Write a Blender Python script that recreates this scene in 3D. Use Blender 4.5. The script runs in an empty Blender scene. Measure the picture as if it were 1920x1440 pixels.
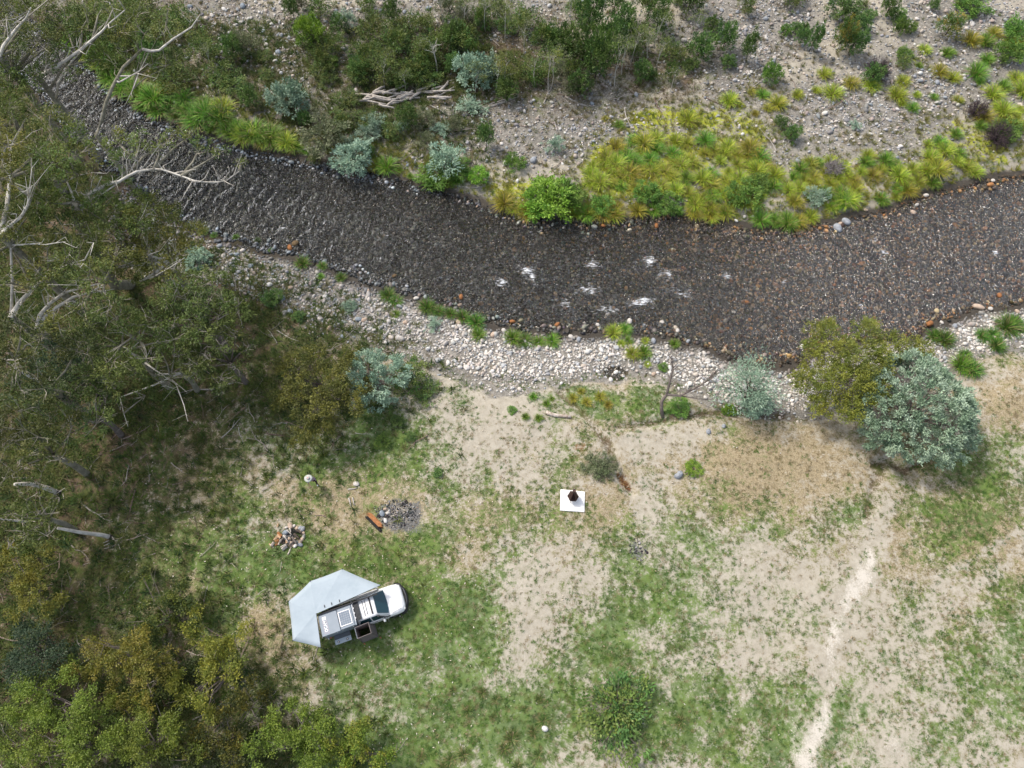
import bpy, bmesh, math, random
import numpy as np
from mathutils import Vector, Matrix, Euler

# ------------------------------------------------------------------ camera, sky, sun, exposure
sc = bpy.context.scene
CAMH = 48.0
FOC = 1333.0                       # focal length in pixels of a 1920 wide frame
TILT = math.radians(25.0)
cam_d = bpy.data.cameras.new('drone_camera')
cam_d.sensor_width = 36.0
cam_d.lens = 36.0 * FOC / 1920.0
cam_d.clip_start = 0.5
cam_d.clip_end = 2000.0
cam = bpy.data.objects.new('drone_camera', cam_d)
cam.location = (0, 0, CAMH)
cam.rotation_euler = (TILT, 0, 0)
sc.collection.objects.link(cam)
sc.camera = cam

SUN_EL, SUN_AZ = math.radians(50), math.radians(-52)     # azimuth clockwise from +Y: the sun stands to the upper left
w = bpy.data.worlds.new('World')
sc.world = w
w.use_nodes = True
wn = w.node_tree
sky = wn.nodes.new('ShaderNodeTexSky')
sky.sky_type = 'NISHITA'
sky.sun_disc = False
sky.sun_elevation = SUN_EL
sky.sun_rotation = SUN_AZ
sky.air_density = 1.0
sky.dust_density = 5.0
sky.ozone_density = 1.0
bg = wn.nodes['Background']
bg.inputs['Strength'].default_value = 0.15
# thin even cloud veil over the whole sky: soft light and a pale sky for the river to mirror
veil = wn.nodes.new('ShaderNodeMix'); veil.data_type = 'RGBA'
veil.inputs[0].default_value = 0.35
veil.inputs[7].default_value = (4.6, 4.9, 5.3, 1)
wn.links.new(sky.outputs[0], veil.inputs[6])
wn.links.new(veil.outputs[2], bg.inputs['Color'])
sun_d = bpy.data.lights.new('sun', 'SUN')
sun_d.energy = 2.4
sun_d.angle = math.radians(8)
sun_d.color = (1.0, 0.95, 0.87)
sun = bpy.data.objects.new('sun', sun_d)
_sd = Vector((math.sin(SUN_AZ) * math.cos(SUN_EL), math.cos(SUN_AZ) * math.cos(SUN_EL), math.sin(SUN_EL)))
sun.rotation_euler = _sd.to_track_quat('Z', 'Y').to_euler()
sun.location = (0, 0, 60)
sc.collection.objects.link(sun)
sc.view_settings.view_transform = 'Standard'
sc.view_settings.look = 'None'
sc.view_settings.gamma = 1.0
sc.view_settings.exposure = 0.45
sc.view_settings.use_curve_mapping = False
sc.cycles.max_bounces = 4
sc.cycles.diffuse_bounces = 2
sc.cycles.glossy_bounces = 2
sc.cycles.transmission_bounces = 2
sc.cycles.transparent_max_bounces = 5

# ------------------------------------------------------------------ helpers
RNG = np.random.default_rng(7)
random.seed(7)
C = sc.collection
_c, _s = math.cos(TILT), math.sin(TILT)

def P(u, v, z=0.0):
    """Ground point seen at pixel (u, v) of the 1920 x 1440 photograph, at height z."""
    x = (u - 960) / FOC; y = (720 - v) / FOC
    t = (z - CAMH) / (y * _s - _c)
    return np.array((x * t, (y * _c + _s) * t, z))

def proj(p):
    up = p[1] * _c + (p[2] - CAMH) * _s
    dep = p[1] * _s - (p[2] - CAMH) * _c
    return 960 + FOC * p[0] / dep, 720 - FOC * up / dep

def hash2(ix, iy, seed):
    h = (ix.astype(np.int64) * 374761393 + iy.astype(np.int64) * 668265263 + seed * 974711) & 0xFFFFFFFF
    h = ((h ^ (h >> 13)) * 1274126177) & 0xFFFFFFFF
    return ((h ^ (h >> 16)) & 0xFFFF) / 65535.0

def vnoise(x, y, scale=1.0, seed=0):
    x = np.asarray(x, float) / scale; y = np.asarray(y, float) / scale
    ix = np.floor(x); iy = np.floor(y)
    fx = x - ix; fy = y - iy
    fx = fx * fx * (3 - 2 * fx); fy = fy * fy * (3 - 2 * fy)
    a = hash2(ix, iy, seed); b = hash2(ix + 1, iy, seed)
    c = hash2(ix, iy + 1, seed); d = hash2(ix + 1, iy + 1, seed)
    return (a * (1 - fx) + b * fx) * (1 - fy) + (c * (1 - fx) + d * fx) * fy

def fbm(x, y, scale=1.0, seed=0, octv=3):
    s = 0; a = 0.5; n = 0
    for k in range(octv):
        s = s + a * vnoise(x, y, scale / 2 ** k, seed + 17 * k); n += a; a *= 0.55
    return s / n

def sm(t):
    t = np.clip(t, 0, 1)
    return t * t * (3 - 2 * t)

def tag(o, label=None, cat=None, group=None, kind=None):
    if label: o['label'] = label
    if cat: o['category'] = cat
    if group: o['group'] = group
    if kind: o['kind'] = kind
    return o

def obj(name, mesh, parent=None, mat=None):
    o = bpy.data.objects.new(name, mesh)
    C.objects.link(o)
    if parent is not None: o.parent = parent
    if mat is not None:
        mesh.materials.clear(); mesh.materials.append(mat)
    return o

def empty(name, loc=(0, 0, 0), rz=0.0):
    o = bpy.data.objects.new(name, None)
    o.empty_display_size = 0.2
    C.objects.link(o)
    o.location = loc; o.rotation_euler = (0, 0, rz)
    return o

def copy_tree(o, parent=None):
    c = o.copy(); C.objects.link(c)
    if parent is not None: c.parent = parent
    for ch in o.children: copy_tree(ch, c)
    return c

def np_mesh(name, verts, faces, smooth=False, attrs=None):
    """faces: (M,k) array of equal-size polygons. attrs: {name: (type, domain, data)}"""
    me = bpy.data.meshes.new(name)
    verts = np.ascontiguousarray(verts, np.float32); faces = np.ascontiguousarray(faces, np.int32)
    n, m, k = len(verts), len(faces), faces.shape[1]
    me.vertices.add(n); me.vertices.foreach_set('co', verts.ravel())
    me.loops.add(m * k); me.loops.foreach_set('vertex_index', faces.ravel())
    me.polygons.add(m)
    me.polygons.foreach_set('loop_start', np.arange(0, m * k, k, dtype=np.int32))
    if smooth: me.polygons.foreach_set('use_smooth', np.ones(m, bool))
    for nm, (ty, dom, data) in (attrs or {}).items():
        at = me.attributes.new(nm, ty, dom)
        key = 'color' if 'COLOR' in ty else ('vector' if 'VECTOR' in ty else 'value')
        at.data.foreach_set(key, np.ascontiguousarray(data, np.int32 if ty == 'INT' else np.float32).ravel())
    me.update(calc_edges=True)
    me.validate()
    return me

class MB:
    """Collects polygons for one mesh object."""
    def __init__(self): self.v = []; self.f = []
    def add(self, vs, fs):
        b = len(self.v); self.v += [tuple(q) for q in vs]; self.f += [tuple(i + b for i in f) for f in fs]; return self
    def box(self, x0, x1, y0, y1, z0, z1, bev=0.0):
        if bev <= 0:
            vs = [(x, y, z) for z in (z0, z1) for y in (y0, y1) for x in (x0, x1)]
            return self.add(vs, [(0, 2, 3, 1), (4, 5, 7, 6), (0, 1, 5, 4), (2, 6, 7, 3), (0, 4, 6, 2), (1, 3, 7, 5)])
        b = bev
        def ring(i, z): return [(x0 + i, y0 + i * 0 + b, z), (x0 + b, y0 + i, z), (x1 - b, y0 + i, z), (x1 - i, y0 + b, z), (x1 - i, y1 - b, z), (x1 - b, y1 - i, z), (x0 + b, y1 - i, z), (x0 + i, y1 - b, z)]
        rs = [ring(b * .6, z0), ring(0, z0 + b), ring(0, z1 - b), ring(b * .6, z1)]
        vs = sum(rs, []); fs = [tuple(range(7, -1, -1)), tuple(range(24, 32))]
        for r in range(3):
            for i in range(8):
                j = (i + 1) % 8; fs.append((r * 8 + i, r * 8 + j, r * 8 + 8 + j, r * 8 + 8 + i))
        return self.add(vs, fs)
    def tube(self, pts, rad, n=6, cap=True):
        pts = [Vector(p) for p in pts]
        if not hasattr(rad, '__len__'): rad = [rad] * len(pts)
        vs = []; up = Vector((0.31, 0.17, 0.93))
        for i, p in enumerate(pts):
            t = (pts[min(i + 1, len(pts) - 1)] - pts[max(i - 1, 0)])
            t = t.normalized() if t.length > 1e-6 else Vector((0, 0, 1))
            a = t.cross(up)
            if a.length < 0.05: a = t.cross(Vector((1, 0, 0)))
            a.normalize(); b = t.cross(a)
            for k in range(n):
                an = 2 * math.pi * k / n
                vs.append(p + (a * math.cos(an) + b * math.sin(an)) * rad[i])
        fs = []
        for i in range(len(pts) - 1):
            for k in range(n):
                q = (k + 1) % n; fs.append((i * n + k, i * n + q, i * n + n + q, i * n + n + k))
        if cap:
            fs.append(tuple(range(n - 1, -1, -1))); fs.append(tuple(range((len(pts) - 1) * n, len(pts) * n)))
        return self.add(vs, fs)
    def disc(self, c, r, z0, z1, n=16, r2=None):
        r2 = r if r2 is None else r2
        vs = [(c[0] + rr * math.cos(2 * math.pi * k / n), c[1] + rr * math.sin(2 * math.pi * k / n), z) for rr, z in ((r, z0), (r2, z1)) for k in range(n)]
        fs = [tuple(range(n - 1, -1, -1)), tuple(range(n, 2 * n))] + [(k, (k + 1) % n, n + (k + 1) % n, n + k) for k in range(n)]
        return self.add(vs, fs)
    def prism(self, poly, y0, y1, bulge=0.0):
        """poly in x,z extruded along y"""
        n = len(poly)
        vs = [(x, y0, z) for x, z in poly] + [(x, y1, z) for x, z in poly]
        fs = [tuple(range(n)), tuple(range(2 * n - 1, n - 1, -1))] + [(k, n + k, n + (k + 1) % n, (k + 1) % n) for k in range(n)]
        return self.add(vs, fs)
    def mesh(self, name, smooth=False):
        me = bpy.data.meshes.new(name); me.from_pydata(self.v, [], self.f)
        bm = bmesh.new(); bm.from_mesh(me); bmesh.ops.recalc_face_normals(bm, faces=bm.faces); bm.to_mesh(me); bm.free()
        if smooth:
            for p in me.polygons: p.use_smooth = True
        me.update(); return me
    def build(self, name, mat, parent=None, smooth=False):
        return obj(name, self.mesh(name, smooth), parent, mat)

# ------------------------------------------------------------------ node helpers
class NT:
    def __init__(self, name):
        self.m = bpy.data.materials.new(name); self.m.use_nodes = True
        self.t = self.m.node_tree; self.b = self.t.nodes['Principled BSDF']; self.out = self.t.nodes['Material Output']
    def n(self, ty, **kw):
        q = self.t.nodes.new('ShaderNode' + ty)
        for k, v in kw.items(): setattr(q, k, v)
        return q
    def l(self, a, b): self.t.links.new(a, b)
    def coord(self): return self.n('TexCoord').outputs['Object']
    def geo(self): return self.n('NewGeometry').outputs['Position']
    def noise(self, vec, scale, detail=3, rough=0.6):
        q = self.n('TexNoise'); q.inputs['Scale'].default_value = scale; q.inputs['Detail'].default_value = detail
        q.inputs['Roughness'].default_value = rough; self.l(vec, q.inputs['Vector']); return q.outputs['Fac']
    def math(self, op, a, b=None, clamp=False):
        q = self.n('Math', operation=op); q.use_clamp = clamp
        for i, s in enumerate((a, b)):
            if s is None: continue
            if hasattr(s, 'links'): self.l(s, q.inputs[i])
            else: q.inputs[i].default_value = s
        return q.outputs[0]
    def smooth(self, v, a, b):
        q = self.n('MapRange', interpolation_type='SMOOTHSTEP'); self.l(v, q.inputs['Value'])
        q.inputs['From Min'].default_value = a; q.inputs['From Max'].default_value = b
        return q.outputs['Result']
    def mix(self, fac, a, b, mode='MIX'):
        q = self.n('Mix', data_type='RGBA', blend_type=mode)
        for s, i in ((fac, 0), (a, 6), (b, 7)):
            if hasattr(s, 'links'): self.l(s, q.inputs[i])
            elif i == 0: q.inputs[0].default_value = s
            else: q.inputs[i].default_value = (*s[:3], 1)
        return q.outputs[2]
    def attr(self, name, inst=False):
        q = self.n('Attribute'); q.attribute_name = name
        if inst: q.attribute_type = 'INSTANCER'
        return q
    def bump(self, h, strength=0.3, dist=0.02):
        q = self.n('Bump'); q.inputs['Strength'].default_value = strength; q.inputs['Distance'].default_value = dist
        self.l(h, q.inputs['Height']); self.l(q.outputs[0], self.b.inputs['Normal'])
    def base(self, col, rough=0.8, spec=0.3, metal=0.0):
        if hasattr(col, 'links'): self.l(col, self.b.inputs['Base Color'])
        else: self.b.inputs['Base Color'].default_value = (*col[:3], 1)
        self.b.inputs['Roughness'].default_value = rough
        self.b.inputs['Specular IOR Level'].default_value = spec
        self.b.inputs['Metallic'].default_value = metal

def mat_plain(name, col, col2=None, scale=6.0, rough=0.6, spec=0.3, metal=0.0, bump=0.0):
    t = NT(name)
    if col2 is None: col2 = tuple(c * 0.8 for c in col)
    f = t.noise(t.coord(), scale, 4)
    t.base(t.mix(t.smooth(f, 0.3, 0.7), col, col2), rough, spec, metal)
    if bump: t.bump(f, bump, 0.02)
    return t.m

def mat_leaf(name, trans=0.25, rough=0.55):
    """Leaf colour comes from the mesh's own per-leaf tint."""
    t = NT(name)
    a = t.attr('tint'); col = a.outputs['Color']
    oi = t.n('ObjectInfo')
    hs = t.n('HueSaturation'); hs.inputs['Saturation'].default_value = 1.0
    t.l(t.math('ADD', t.math('MULTIPLY', oi.outputs['Random'], 0.03), 0.485), hs.inputs['Hue'])
    t.l(t.math('ADD', t.math('MULTIPLY', oi.outputs['Random'], 0.35), 0.82), hs.inputs['Value'])
    t.l(col, hs.inputs['Color']); col = hs.outputs['Color']
    t.base(col, rough, 0.35)
    tr = t.n('BsdfTranslucent'); t.l(col, tr.inputs['Color'])
    mx = t.n('MixShader'); mx.inputs[0].default_value = trans
    t.l(t.b.outputs[0], mx.inputs[1]); t.l(tr.outputs[0], mx.inputs[2]); t.l(mx.outputs[0], t.out.inputs['Surface'])
    return t.m

def mat_inst(name, rough=0.75, grain=14.0, trans=0.0, spec=0.3):
    """Colour comes from the scattered instance's tint."""
    t = NT(name)
    a = t.attr('tint', True); col = a.outputs['Color']
    if grain:
        f = t.noise(t.coord(), grain / 6, 4)
        col = t.mix(t.math('MULTIPLY', t.smooth(f, 0.35, 0.75), 0.35), col, (0.06, 0.055, 0.05))
    t.base(col, rough, spec)
    if trans:
        tr = t.n('BsdfTranslucent'); t.l(col, tr.inputs['Color'])
        mx = t.n('MixShader'); mx.inputs[0].default_value = trans
        t.l(t.b.outputs[0], mx.inputs[1]); t.l(tr.outputs[0], mx.inputs[2]); t.l(mx.outputs[0], t.out.inputs['Surface'])
    return t.m

def scatter(name, pts, scl, rot, tint, idx, meshes, label):
    """Uncountable stuff: one object whose points each carry one small real mesh."""
    n = len(pts)
    me = bpy.data.meshes.new(name)
    me.vertices.add(n); me.vertices.foreach_set('co', np.ascontiguousarray(pts, np.float32).ravel())
    for nm, ty, key, d in (('sc', 'FLOAT_VECTOR', 'vector', scl), ('rt', 'FLOAT_VECTOR', 'vector', rot), ('idx', 'INT', 'value', idx)):
        a = me.attributes.new(nm, ty, 'POINT'); a.data.foreach_set(key, np.ascontiguousarray(d, np.int32 if ty == 'INT' else np.float32).ravel())
    a = me.attributes.new('tint', 'FLOAT_COLOR', 'POINT')
    a.data.foreach_set('color', np.concatenate([tint, np.ones((n, 1))], 1).astype(np.float32).ravel())
    me.update()
    coll = bpy.data.collections.new(name + '_kinds')
    for i, m in enumerate(meshes): coll.objects.link(bpy.data.objects.new('%s_kind_%02d' % (name, i), m))
    g = bpy.data.node_groups.new(name + '_scatter', 'GeometryNodeTree')
    g.interface.new_socket('Geometry', in_out='INPUT', socket_type='NodeSocketGeometry')
    g.interface.new_socket('Geometry', in_out='OUTPUT', socket_type='NodeSocketGeometry')
    gi = g.nodes.new('NodeGroupInput'); go = g.nodes.new('NodeGroupOutput')
    ip = g.nodes.new('GeometryNodeInstanceOnPoints'); ci = g.nodes.new('GeometryNodeCollectionInfo')
    ci.inputs['Collection'].default_value = coll
    ci.inputs['Separate Children'].default_value = True; ci.inputs['Reset Children'].default_value = True
    def na(nm, ty):
        q = g.nodes.new('GeometryNodeInputNamedAttribute'); q.data_type = ty; q.inputs['Name'].default_value = nm; return q.outputs['Attribute']
    er = g.nodes.new('FunctionNodeEulerToRotation')
    L = g.links.new
    L(gi.outputs[0], ip.inputs['Points']); L(ci.outputs[0], ip.inputs['Instance'])
    ip.inputs['Pick Instance'].default_value = True
    L(na('idx', 'INT'), ip.inputs['Instance Index'])
    L(na('rt', 'FLOAT_VECTOR'), er.inputs[0]); L(er.outputs[0], ip.inputs['Rotation'])
    L(na('sc', 'FLOAT_VECTOR'), ip.inputs['Scale'])
    L(ip.outputs[0], go.inputs[0])
    o = obj(name, me)
    md = o.modifiers.new('scatter', 'NODES'); md.node_group = g
    tag(o, label, None, None, 'stuff')
    return o

# ------------------------------------------------------------------ terrain
FAR_PX = [(-120, -80), (30, 8), (100, 58), (160, 108), (208, 156), (246, 194), (300, 218), (340, 240), (400, 256), (470, 275), (530, 287), (590, 297), (650, 312), (700, 322), (760, 332), (800, 347), (850, 356), (900, 370), (940, 390), (990, 403), (1030, 410), (1090, 410), (1150, 407), (1230, 402), (1300, 404), (1370, 410), (1430, 421), (1490, 422), (1530, 414), (1580, 402), (1650, 388), (1720, 362), (1780, 347), (1850, 332), (1920, 320), (2100, 292), (2400, 250)]
NEAR_PX = [(-260, 60), (-60, 110), (60, 170), (110, 240), (170, 305), (220, 347), (270, 378), (310, 408), (370, 438), (430, 460), (480, 470), (530, 487), (580, 494), (650, 520), (720, 546), (790, 572), (870, 598), (930, 620), (990, 634), (1060, 636), (1130, 632), (1180, 630), (1250, 640), (1310, 655), (1350, 672), (1400, 690), (1450, 692), (1500, 686), (1560, 660), (1640, 648), (1720, 636), (1760, 612), (1830, 594), (1920, 576), (2100, 550), (2400, 520)]
WZ = -1.0
FARW = np.array([P(u, v, WZ)[:2] for u, v in FAR_PX])
NEARW = np.array([P(u, v, WZ)[:2] for u, v in NEAR_PX])

def seg_dist(x, y, poly):
    best = np.full(np.shape(x), 1e9)
    for (ax, ay), (bx, by) in zip(poly[:-1], poly[1:]):
        dx, dy = bx - ax, by - ay
        t = np.clip(((x - ax) * dx + (y - ay) * dy) / (dx * dx + dy * dy + 1e-9), 0, 1)
        best = np.minimum(best, np.hypot(x - ax - t * dx, y - ay - t * dy))
    return best

def shores(x, y):
    """Signed distances (positive on land) to the near and the far waterline."""
    x = np.asarray(x, float); y = np.asarray(y, float)
    yn = np.interp(x, NEARW[:, 0], NEARW[:, 1]); yf = np.interp(x, FARW[:, 0], FARW[:, 1])
    left = x < NEARW[0, 0]
    wob = (fbm(x, y, 1.6, 5) - 0.5) * 1.1
    dn = seg_dist(x, y, NEARW) * np.where(y < yn, 1, -1) + wob
    df = seg_dist(x, y, FARW) * np.where(y > yf, 1, -1) + wob * 0.7
    return dn, df

_pond = P(1150, 700, -0.8); _pond2 = P(1215, 702, -0.8)
_gul = [P(1168, 893, 0), P(1180, 915, 0)]

SCARPS = [([(1160, 800), (1210, 795), (1270, 782), (1350, 768), (1440, 772), (1520, 782)], .32, .5), ([(1640, 872), (1665, 862), (1700, 885), (1745, 862)], .45, .5), ([(1050, 730), (1110, 790), (1140, 830), (1150, 868)], .3, .5), ([(1640, 940), (1625, 965), (1640, 900), (1660, 870)], .2, .45), ([(700, 700), (800, 690), (900, 705), (1000, 712)], .22, .6)]

def height(x, y):
    x = np.asarray(x, float); y = np.asarray(y, float)
    dn, df = shores(x, y)
    z = np.zeros_like(x)
    near = -1.0 + 0.42 * sm(dn / 5.0) + 0.58 * sm((dn - 3.5) / 4.5)
    far = -1.0 + 0.45 * sm(df / 2.0) + 0.018 * np.clip(df, 0, 80)
    d = np.minimum(-dn, -df)
    bed = -1.0 - 0.38 * sm(d / 2.6) + (fbm(x, y, 3.0, 9) - 0.5) * 0.16 * sm(d / 2)
    z = np.where(dn > 0, near, np.where(df > 0, far, bed))
    land = np.clip(np.maximum(dn, df) / 2.0, 0, 1)
    z = z + (fbm(x, y, 5.0, 21) - 0.5) * 0.28 * land + (fbm(x, y, 1.1, 22) - 0.5) * 0.10 * land
    for p, r, h in ((_pond, 1.15, 0.42), (_pond2, 0.7, 0.3)):
        z = z - h * np.exp(-((x - p[0]) ** 2 / (r * 1.5) ** 2 + (y - p[1]) ** 2 / r ** 2))
    # washed-out gully on the bank
    gx, gy = _gul[0][:2]
    gd = seg_dist(x, y, np.array([P(1150, 868, 0)[:2], P(1163, 890, 0)[:2], P(1184, 918, 0)[:2]]))
    z = z - 0.55 * sm(1 - gd / 0.55)
    # small eroded lips on the terrace
    for ln, dp, wd in SCARPS:
        z = z - dp * sm(1 - seg_dist(x, y, np.array([P(u, v, 0)[:2] for u, v in ln])) / wd)
    # flatten under the camp vehicle and the slab
    for (u, v, r) in ((665, 1145, 4.5), (1073, 938, 1.4)):
        q = P(u, v, 0)
        k = sm(1.6 - np.hypot(x - q[0], y - q[1]) / r)
        z = z * (1 - k)
    return z

def G(u, v):
    z = 0.0
    for _ in range(5):
        p = P(u, v, z); z = float(height(np.array([p[0]]), np.array([p[1]]))[0])
    p = P(u, v, z); p[2] = float(height(np.array([p[0]]), np.array([p[1]]))[0])
    return p

def hz(x, y): return float(height(np.array([x]), np.array([y]))[0])

def axis(a, b, step, grow):
    core = np.arange(a, b + step / 2, step)
    out = [0.6]
    while sum(out) < 260: out.append(out[-1] * grow)
    o = np.cumsum(out)
    return np.concatenate([(a - o)[::-1], core, b + o])

gx = axis(-58, 58, 0.25, 1.35); gy = axis(-11, 74, 0.25, 1.35)
GX, GY = np.meshgrid(gx, gy)
GXf, GYf = GX.ravel(), GY.ravel()
GZ = height(GXf, GYf)
nx, ny = len(gx), len(gy)
ii = (np.arange(ny - 1)[:, None] * nx + np.arange(nx - 1)[None, :]).ravel()
quads = np.stack([ii, ii + 1, ii + nx + 1, ii + nx], 1)

# ground cover masks, in world metres.  blob: (u, v, half width px, half height px, strength)
def blobs(x, y, lst, base=0.0, warp=1.1):
    m = np.full(np.shape(x), base)
    if warp:
        x, y = x + (fbm(x, y, 3.0, 201, 4) - .5) * 2 * warp, y + (fbm(x, y, 3.0, 202, 4) - .5) * 2 * warp
        x, y = x + (fbm(x, y, .8, 203, 2) - .5) * warp * .7, y + (fbm(x, y, .8, 204, 2) - .5) * warp * .7
    for u, v, ru, rv, st in lst:
        c = P(u, v, -0.2); ex = abs(P(u + ru, v, -0.2)[0] - c[0]); ey = abs(P(u, v - rv, -0.2)[1] - c[1])
        g = np.exp(-(((x - c[0]) / ex) ** 2 + ((y - c[1]) / ey) ** 2) * 0.9)
        m = m + (st - m) * g if st >= 0 else m * (1 - (-st) * g)
    return m
GREEN = [(830, 1220, 130, 130, .8), (690, 1300, 170, 90, .65), (620, 1040, 90, 60, .55), (450, 970, 90, 80, .55), (350, 900, 70, 60, .3), (470, 890, 80, 50, .5), (640, 860, 90, 60, .55), (790, 1000, 60, 40, .5),
         (560, 1050, 90, 60, .7), (770, 1390, 180, 70, .9), (560, 1290, 120, 70, .45), (1330, 1000, 120, 70, .56), (1420, 980, 80, 60, .52), (1230, 1090, 80, 60, .6), (1260, 1180, 120, 60, .55), (1140, 1200, 80, 50, .6), (1000, 1330, 90, 70, .75), (1150, 1340, 140, 60, .75), (1300, 1300, 120, 80, .6), (1450, 1290, 90, 80, .5),
         (1850, 1250, 110, 120, .62), (1780, 1360, 100, 90, .6), (1900, 1150, 60, 70, .6), (1740, 950, 90, 70, .55), (1830, 880, 100, 50, .5), (1620, 960, 70, 40, .45), (1600, 1330, 70, 80, .6), (1680, 1240, 60, 60, .45), (1480, 1440, 90, 50, .6), (1020, 760, 45, 30, .75), (1100, 750, 60, 30, .8), (1230, 770, 70, 30, .6), (1400, 860, 40, 30, .35), (1480, 880, 120, 60, .12), (1060, 840, 60, 30, .4),
         (960, 980, 60, 50, .5), (920, 1180, 50, 120, .75), (1000, 1130, 60, 80, .3), (300, 1080, 60, 90, .4), (420, 1120, 60, 80, .55), (200, 800, 160, 90, .35), (150, 1000, 160, 120, .5), (720, 800, 50, 60, .6), (890, 1340, 60, 80, .8), (250, 650, 200, 140, .3)]
STRAW = [(380, 880, 120, 60, .75), (330, 1040, 80, 110, .75), (600, 940, 110, 60, .75), (800, 1060, 130, 70, .6), (680, 1020, 90, 40, .65), (1380, 880, 130, 80, .75), (1500, 850, 100, 70, .7), (1620, 900, 90, 60, .55), (1820, 1000, 130, 110, .75), (1750, 860, 120, 50, .6), (1150, 950, 120, 60, .6), (1080, 1000, 80, 40, .5), (960, 860, 90, 60, .4), (1900, 760, 80, 60, .5), (480, 1200, 80, 70, .65), (560, 1250, 70, 50, .6), (1650, 1150, 60, 50, .5), (1700, 1050, 80, 60, .6), (1250, 850, 60, 50, .5), (1130, 810, 80, 40, .5), (1480, 1180, 130, 90, .35), (900, 930, 60, 50, .5), (1200, 1130, 120, 90, .4)]
BARE = [(960, 770, 90, 50, 1), (880, 830, 70, 40, .7), (1190, 830, 60, 25, .9), (1215, 950, 28, 55, 1), (980, 1080, 40, 60, 1), (1050, 1060, 90, 50, .75), (1100, 1110, 60, 50, .6), (985, 1180, 50, 50, .8), (1480, 1150, 120, 70, .8), (1380, 1090, 60, 60, .7), (1430, 1020, 40, 40, .6), (1320, 1040, 60, 40, .6), (1300, 820, 60, 25, .6), (1750, 700, 120, 25, .5), (1580, 1180, 80, 60, .7), (1400, 1220, 80, 50, .6), (950, 1270, 40, 40, .8), (1320, 1250, 80, 50, .4), (1670, 1180, 60, 80, .5), (1760, 1330, 30, 40, .8), (860, 700, 100, 25, .8), (1010, 900, 80, 20, .5), (1660, 1390, 50, 60, .8)]
WHITE = [(1626, 1052, 10, 24, 1.2), (1612, 1085, 14, 22, 1.1), (1596, 1112, 14, 22, 1.1), (1582, 1140, 12, 22, .8), (1558, 1192, 12, 26, 1.0), (1550, 1225, 9, 22, .85), (1552, 1345, 10, 28, .95), (1540, 1375, 13, 26, 1.05), (1528, 1402, 14, 24, 1.0), (1490, 1375, 14, 34, .6), (1512, 1432, 17, 22, 1.05), (1555, 1270, 8, 40, .55), (1570, 1165, 9, 30, .6), (1670, 1400, 26, 44, .5), (985, 1100, 22, 36, .42), (1000, 740, 36, 22, .3)]
ASH = [(742, 962, 46, 32, .72), (725, 970, 26, 20, .75), (770, 972, 26, 26, .68), (1197, 1030, 20, 24, .6), (541, 1010, 24, 20, .8), (1045, 850, 24, 14, .4)]
RUST = [(682, 965, 24, 20, .65), (675, 985, 20, 14, .55), (1168, 905, 14, 20, .8), (1080, 845, 30, 18, .7), (1290, 765, 60, 12, .5), (420, 600, 60, 60, .4)]
LITTER = [(20, 1400, 160, 140, .9), (-40, 900, 140, 200, .9), (-60, 160, 200, 90, 1.0), (100, 320, 160, 120, .9), (200, 560, 330, 260, 1.0), (120, 850, 220, 180, .85), (60, 1100, 160, 200, .8), (460, 620, 80, 60, .95), (560, 700, 130, 90, .75), (250, 1300, 220, 170, .8), (520, 1400, 150, 60, .6), (900, 120, 330, 110, .7), (480, 130, 140, 90, .5), (200, 60, 260, 120, .7), (640, 240, 160, 70, .55), (1250, 130, 120, 60, .6), (1450, 130, 100, 50, .35)]
MOSS = [(1210, 215, 50, 25, 1.0), (1310, 225, 60, 22, .95), (1140, 300, 60, 60, .8), (1280, 290, 120, 60, .75), (1400, 240, 80, 40, .7), (1170, 350, 80, 30, .9), (960, 345, 60, 30, .85), (1430, 170, 60, 20, .5), (1720, 110, 30, 20, .5), (1790, 260, 80, 60, .6), (1560, 330, 140, 50, .6), (1680, 300, 80, 50, .5), (1440, 330, 90, 50, .6), (1870, 270, 60, 50, .7)]
def strokes(x, y, lst, warp=.5):
    m = np.zeros(np.shape(x))
    x, y = x + (fbm(x, y, 2.0, 211, 3) - .5) * 2 * warp, y + (fbm(x, y, 2.0, 212, 3) - .5) * 2 * warp
    for pts, wid, st in lst:
        d_ = seg_dist(x, y, np.array([P(u, v, 0)[:2] for u, v in pts]))
        m = np.maximum(m, st * (1 - sm(d_ / wid)))
    return m
TRACKS = [([(1500, 1450), (1540, 1370), (1556, 1290), (1556, 1210), (1585, 1140), (1622, 1060), (1635, 1020), (1655, 960), (1650, 920)], 1.3, .75), ([(1590, 1450), (1630, 1370), (1665, 1290), (1720, 1200), (1790, 1120), (1880, 1060), (1960, 1020)], 1.0, .6), ([(1560, 1440), (1600, 1350), (1640, 1270), (1690, 1180), (1760, 1100), (1850, 1030), (1960, 980)], .8, .55), ([(985, 1200), (980, 1120), (990, 1060), (1060, 1020)], 1.6, .6), ([(1220, 990), (1215, 940), (1190, 925), (1140, 860), (1190, 825), (1260, 810)], .7, .7), ([(860, 700), (960, 740), (1050, 800), (1010, 900)], 1.6, .45)]
dn, df = shores(GXf, GYf)
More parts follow.
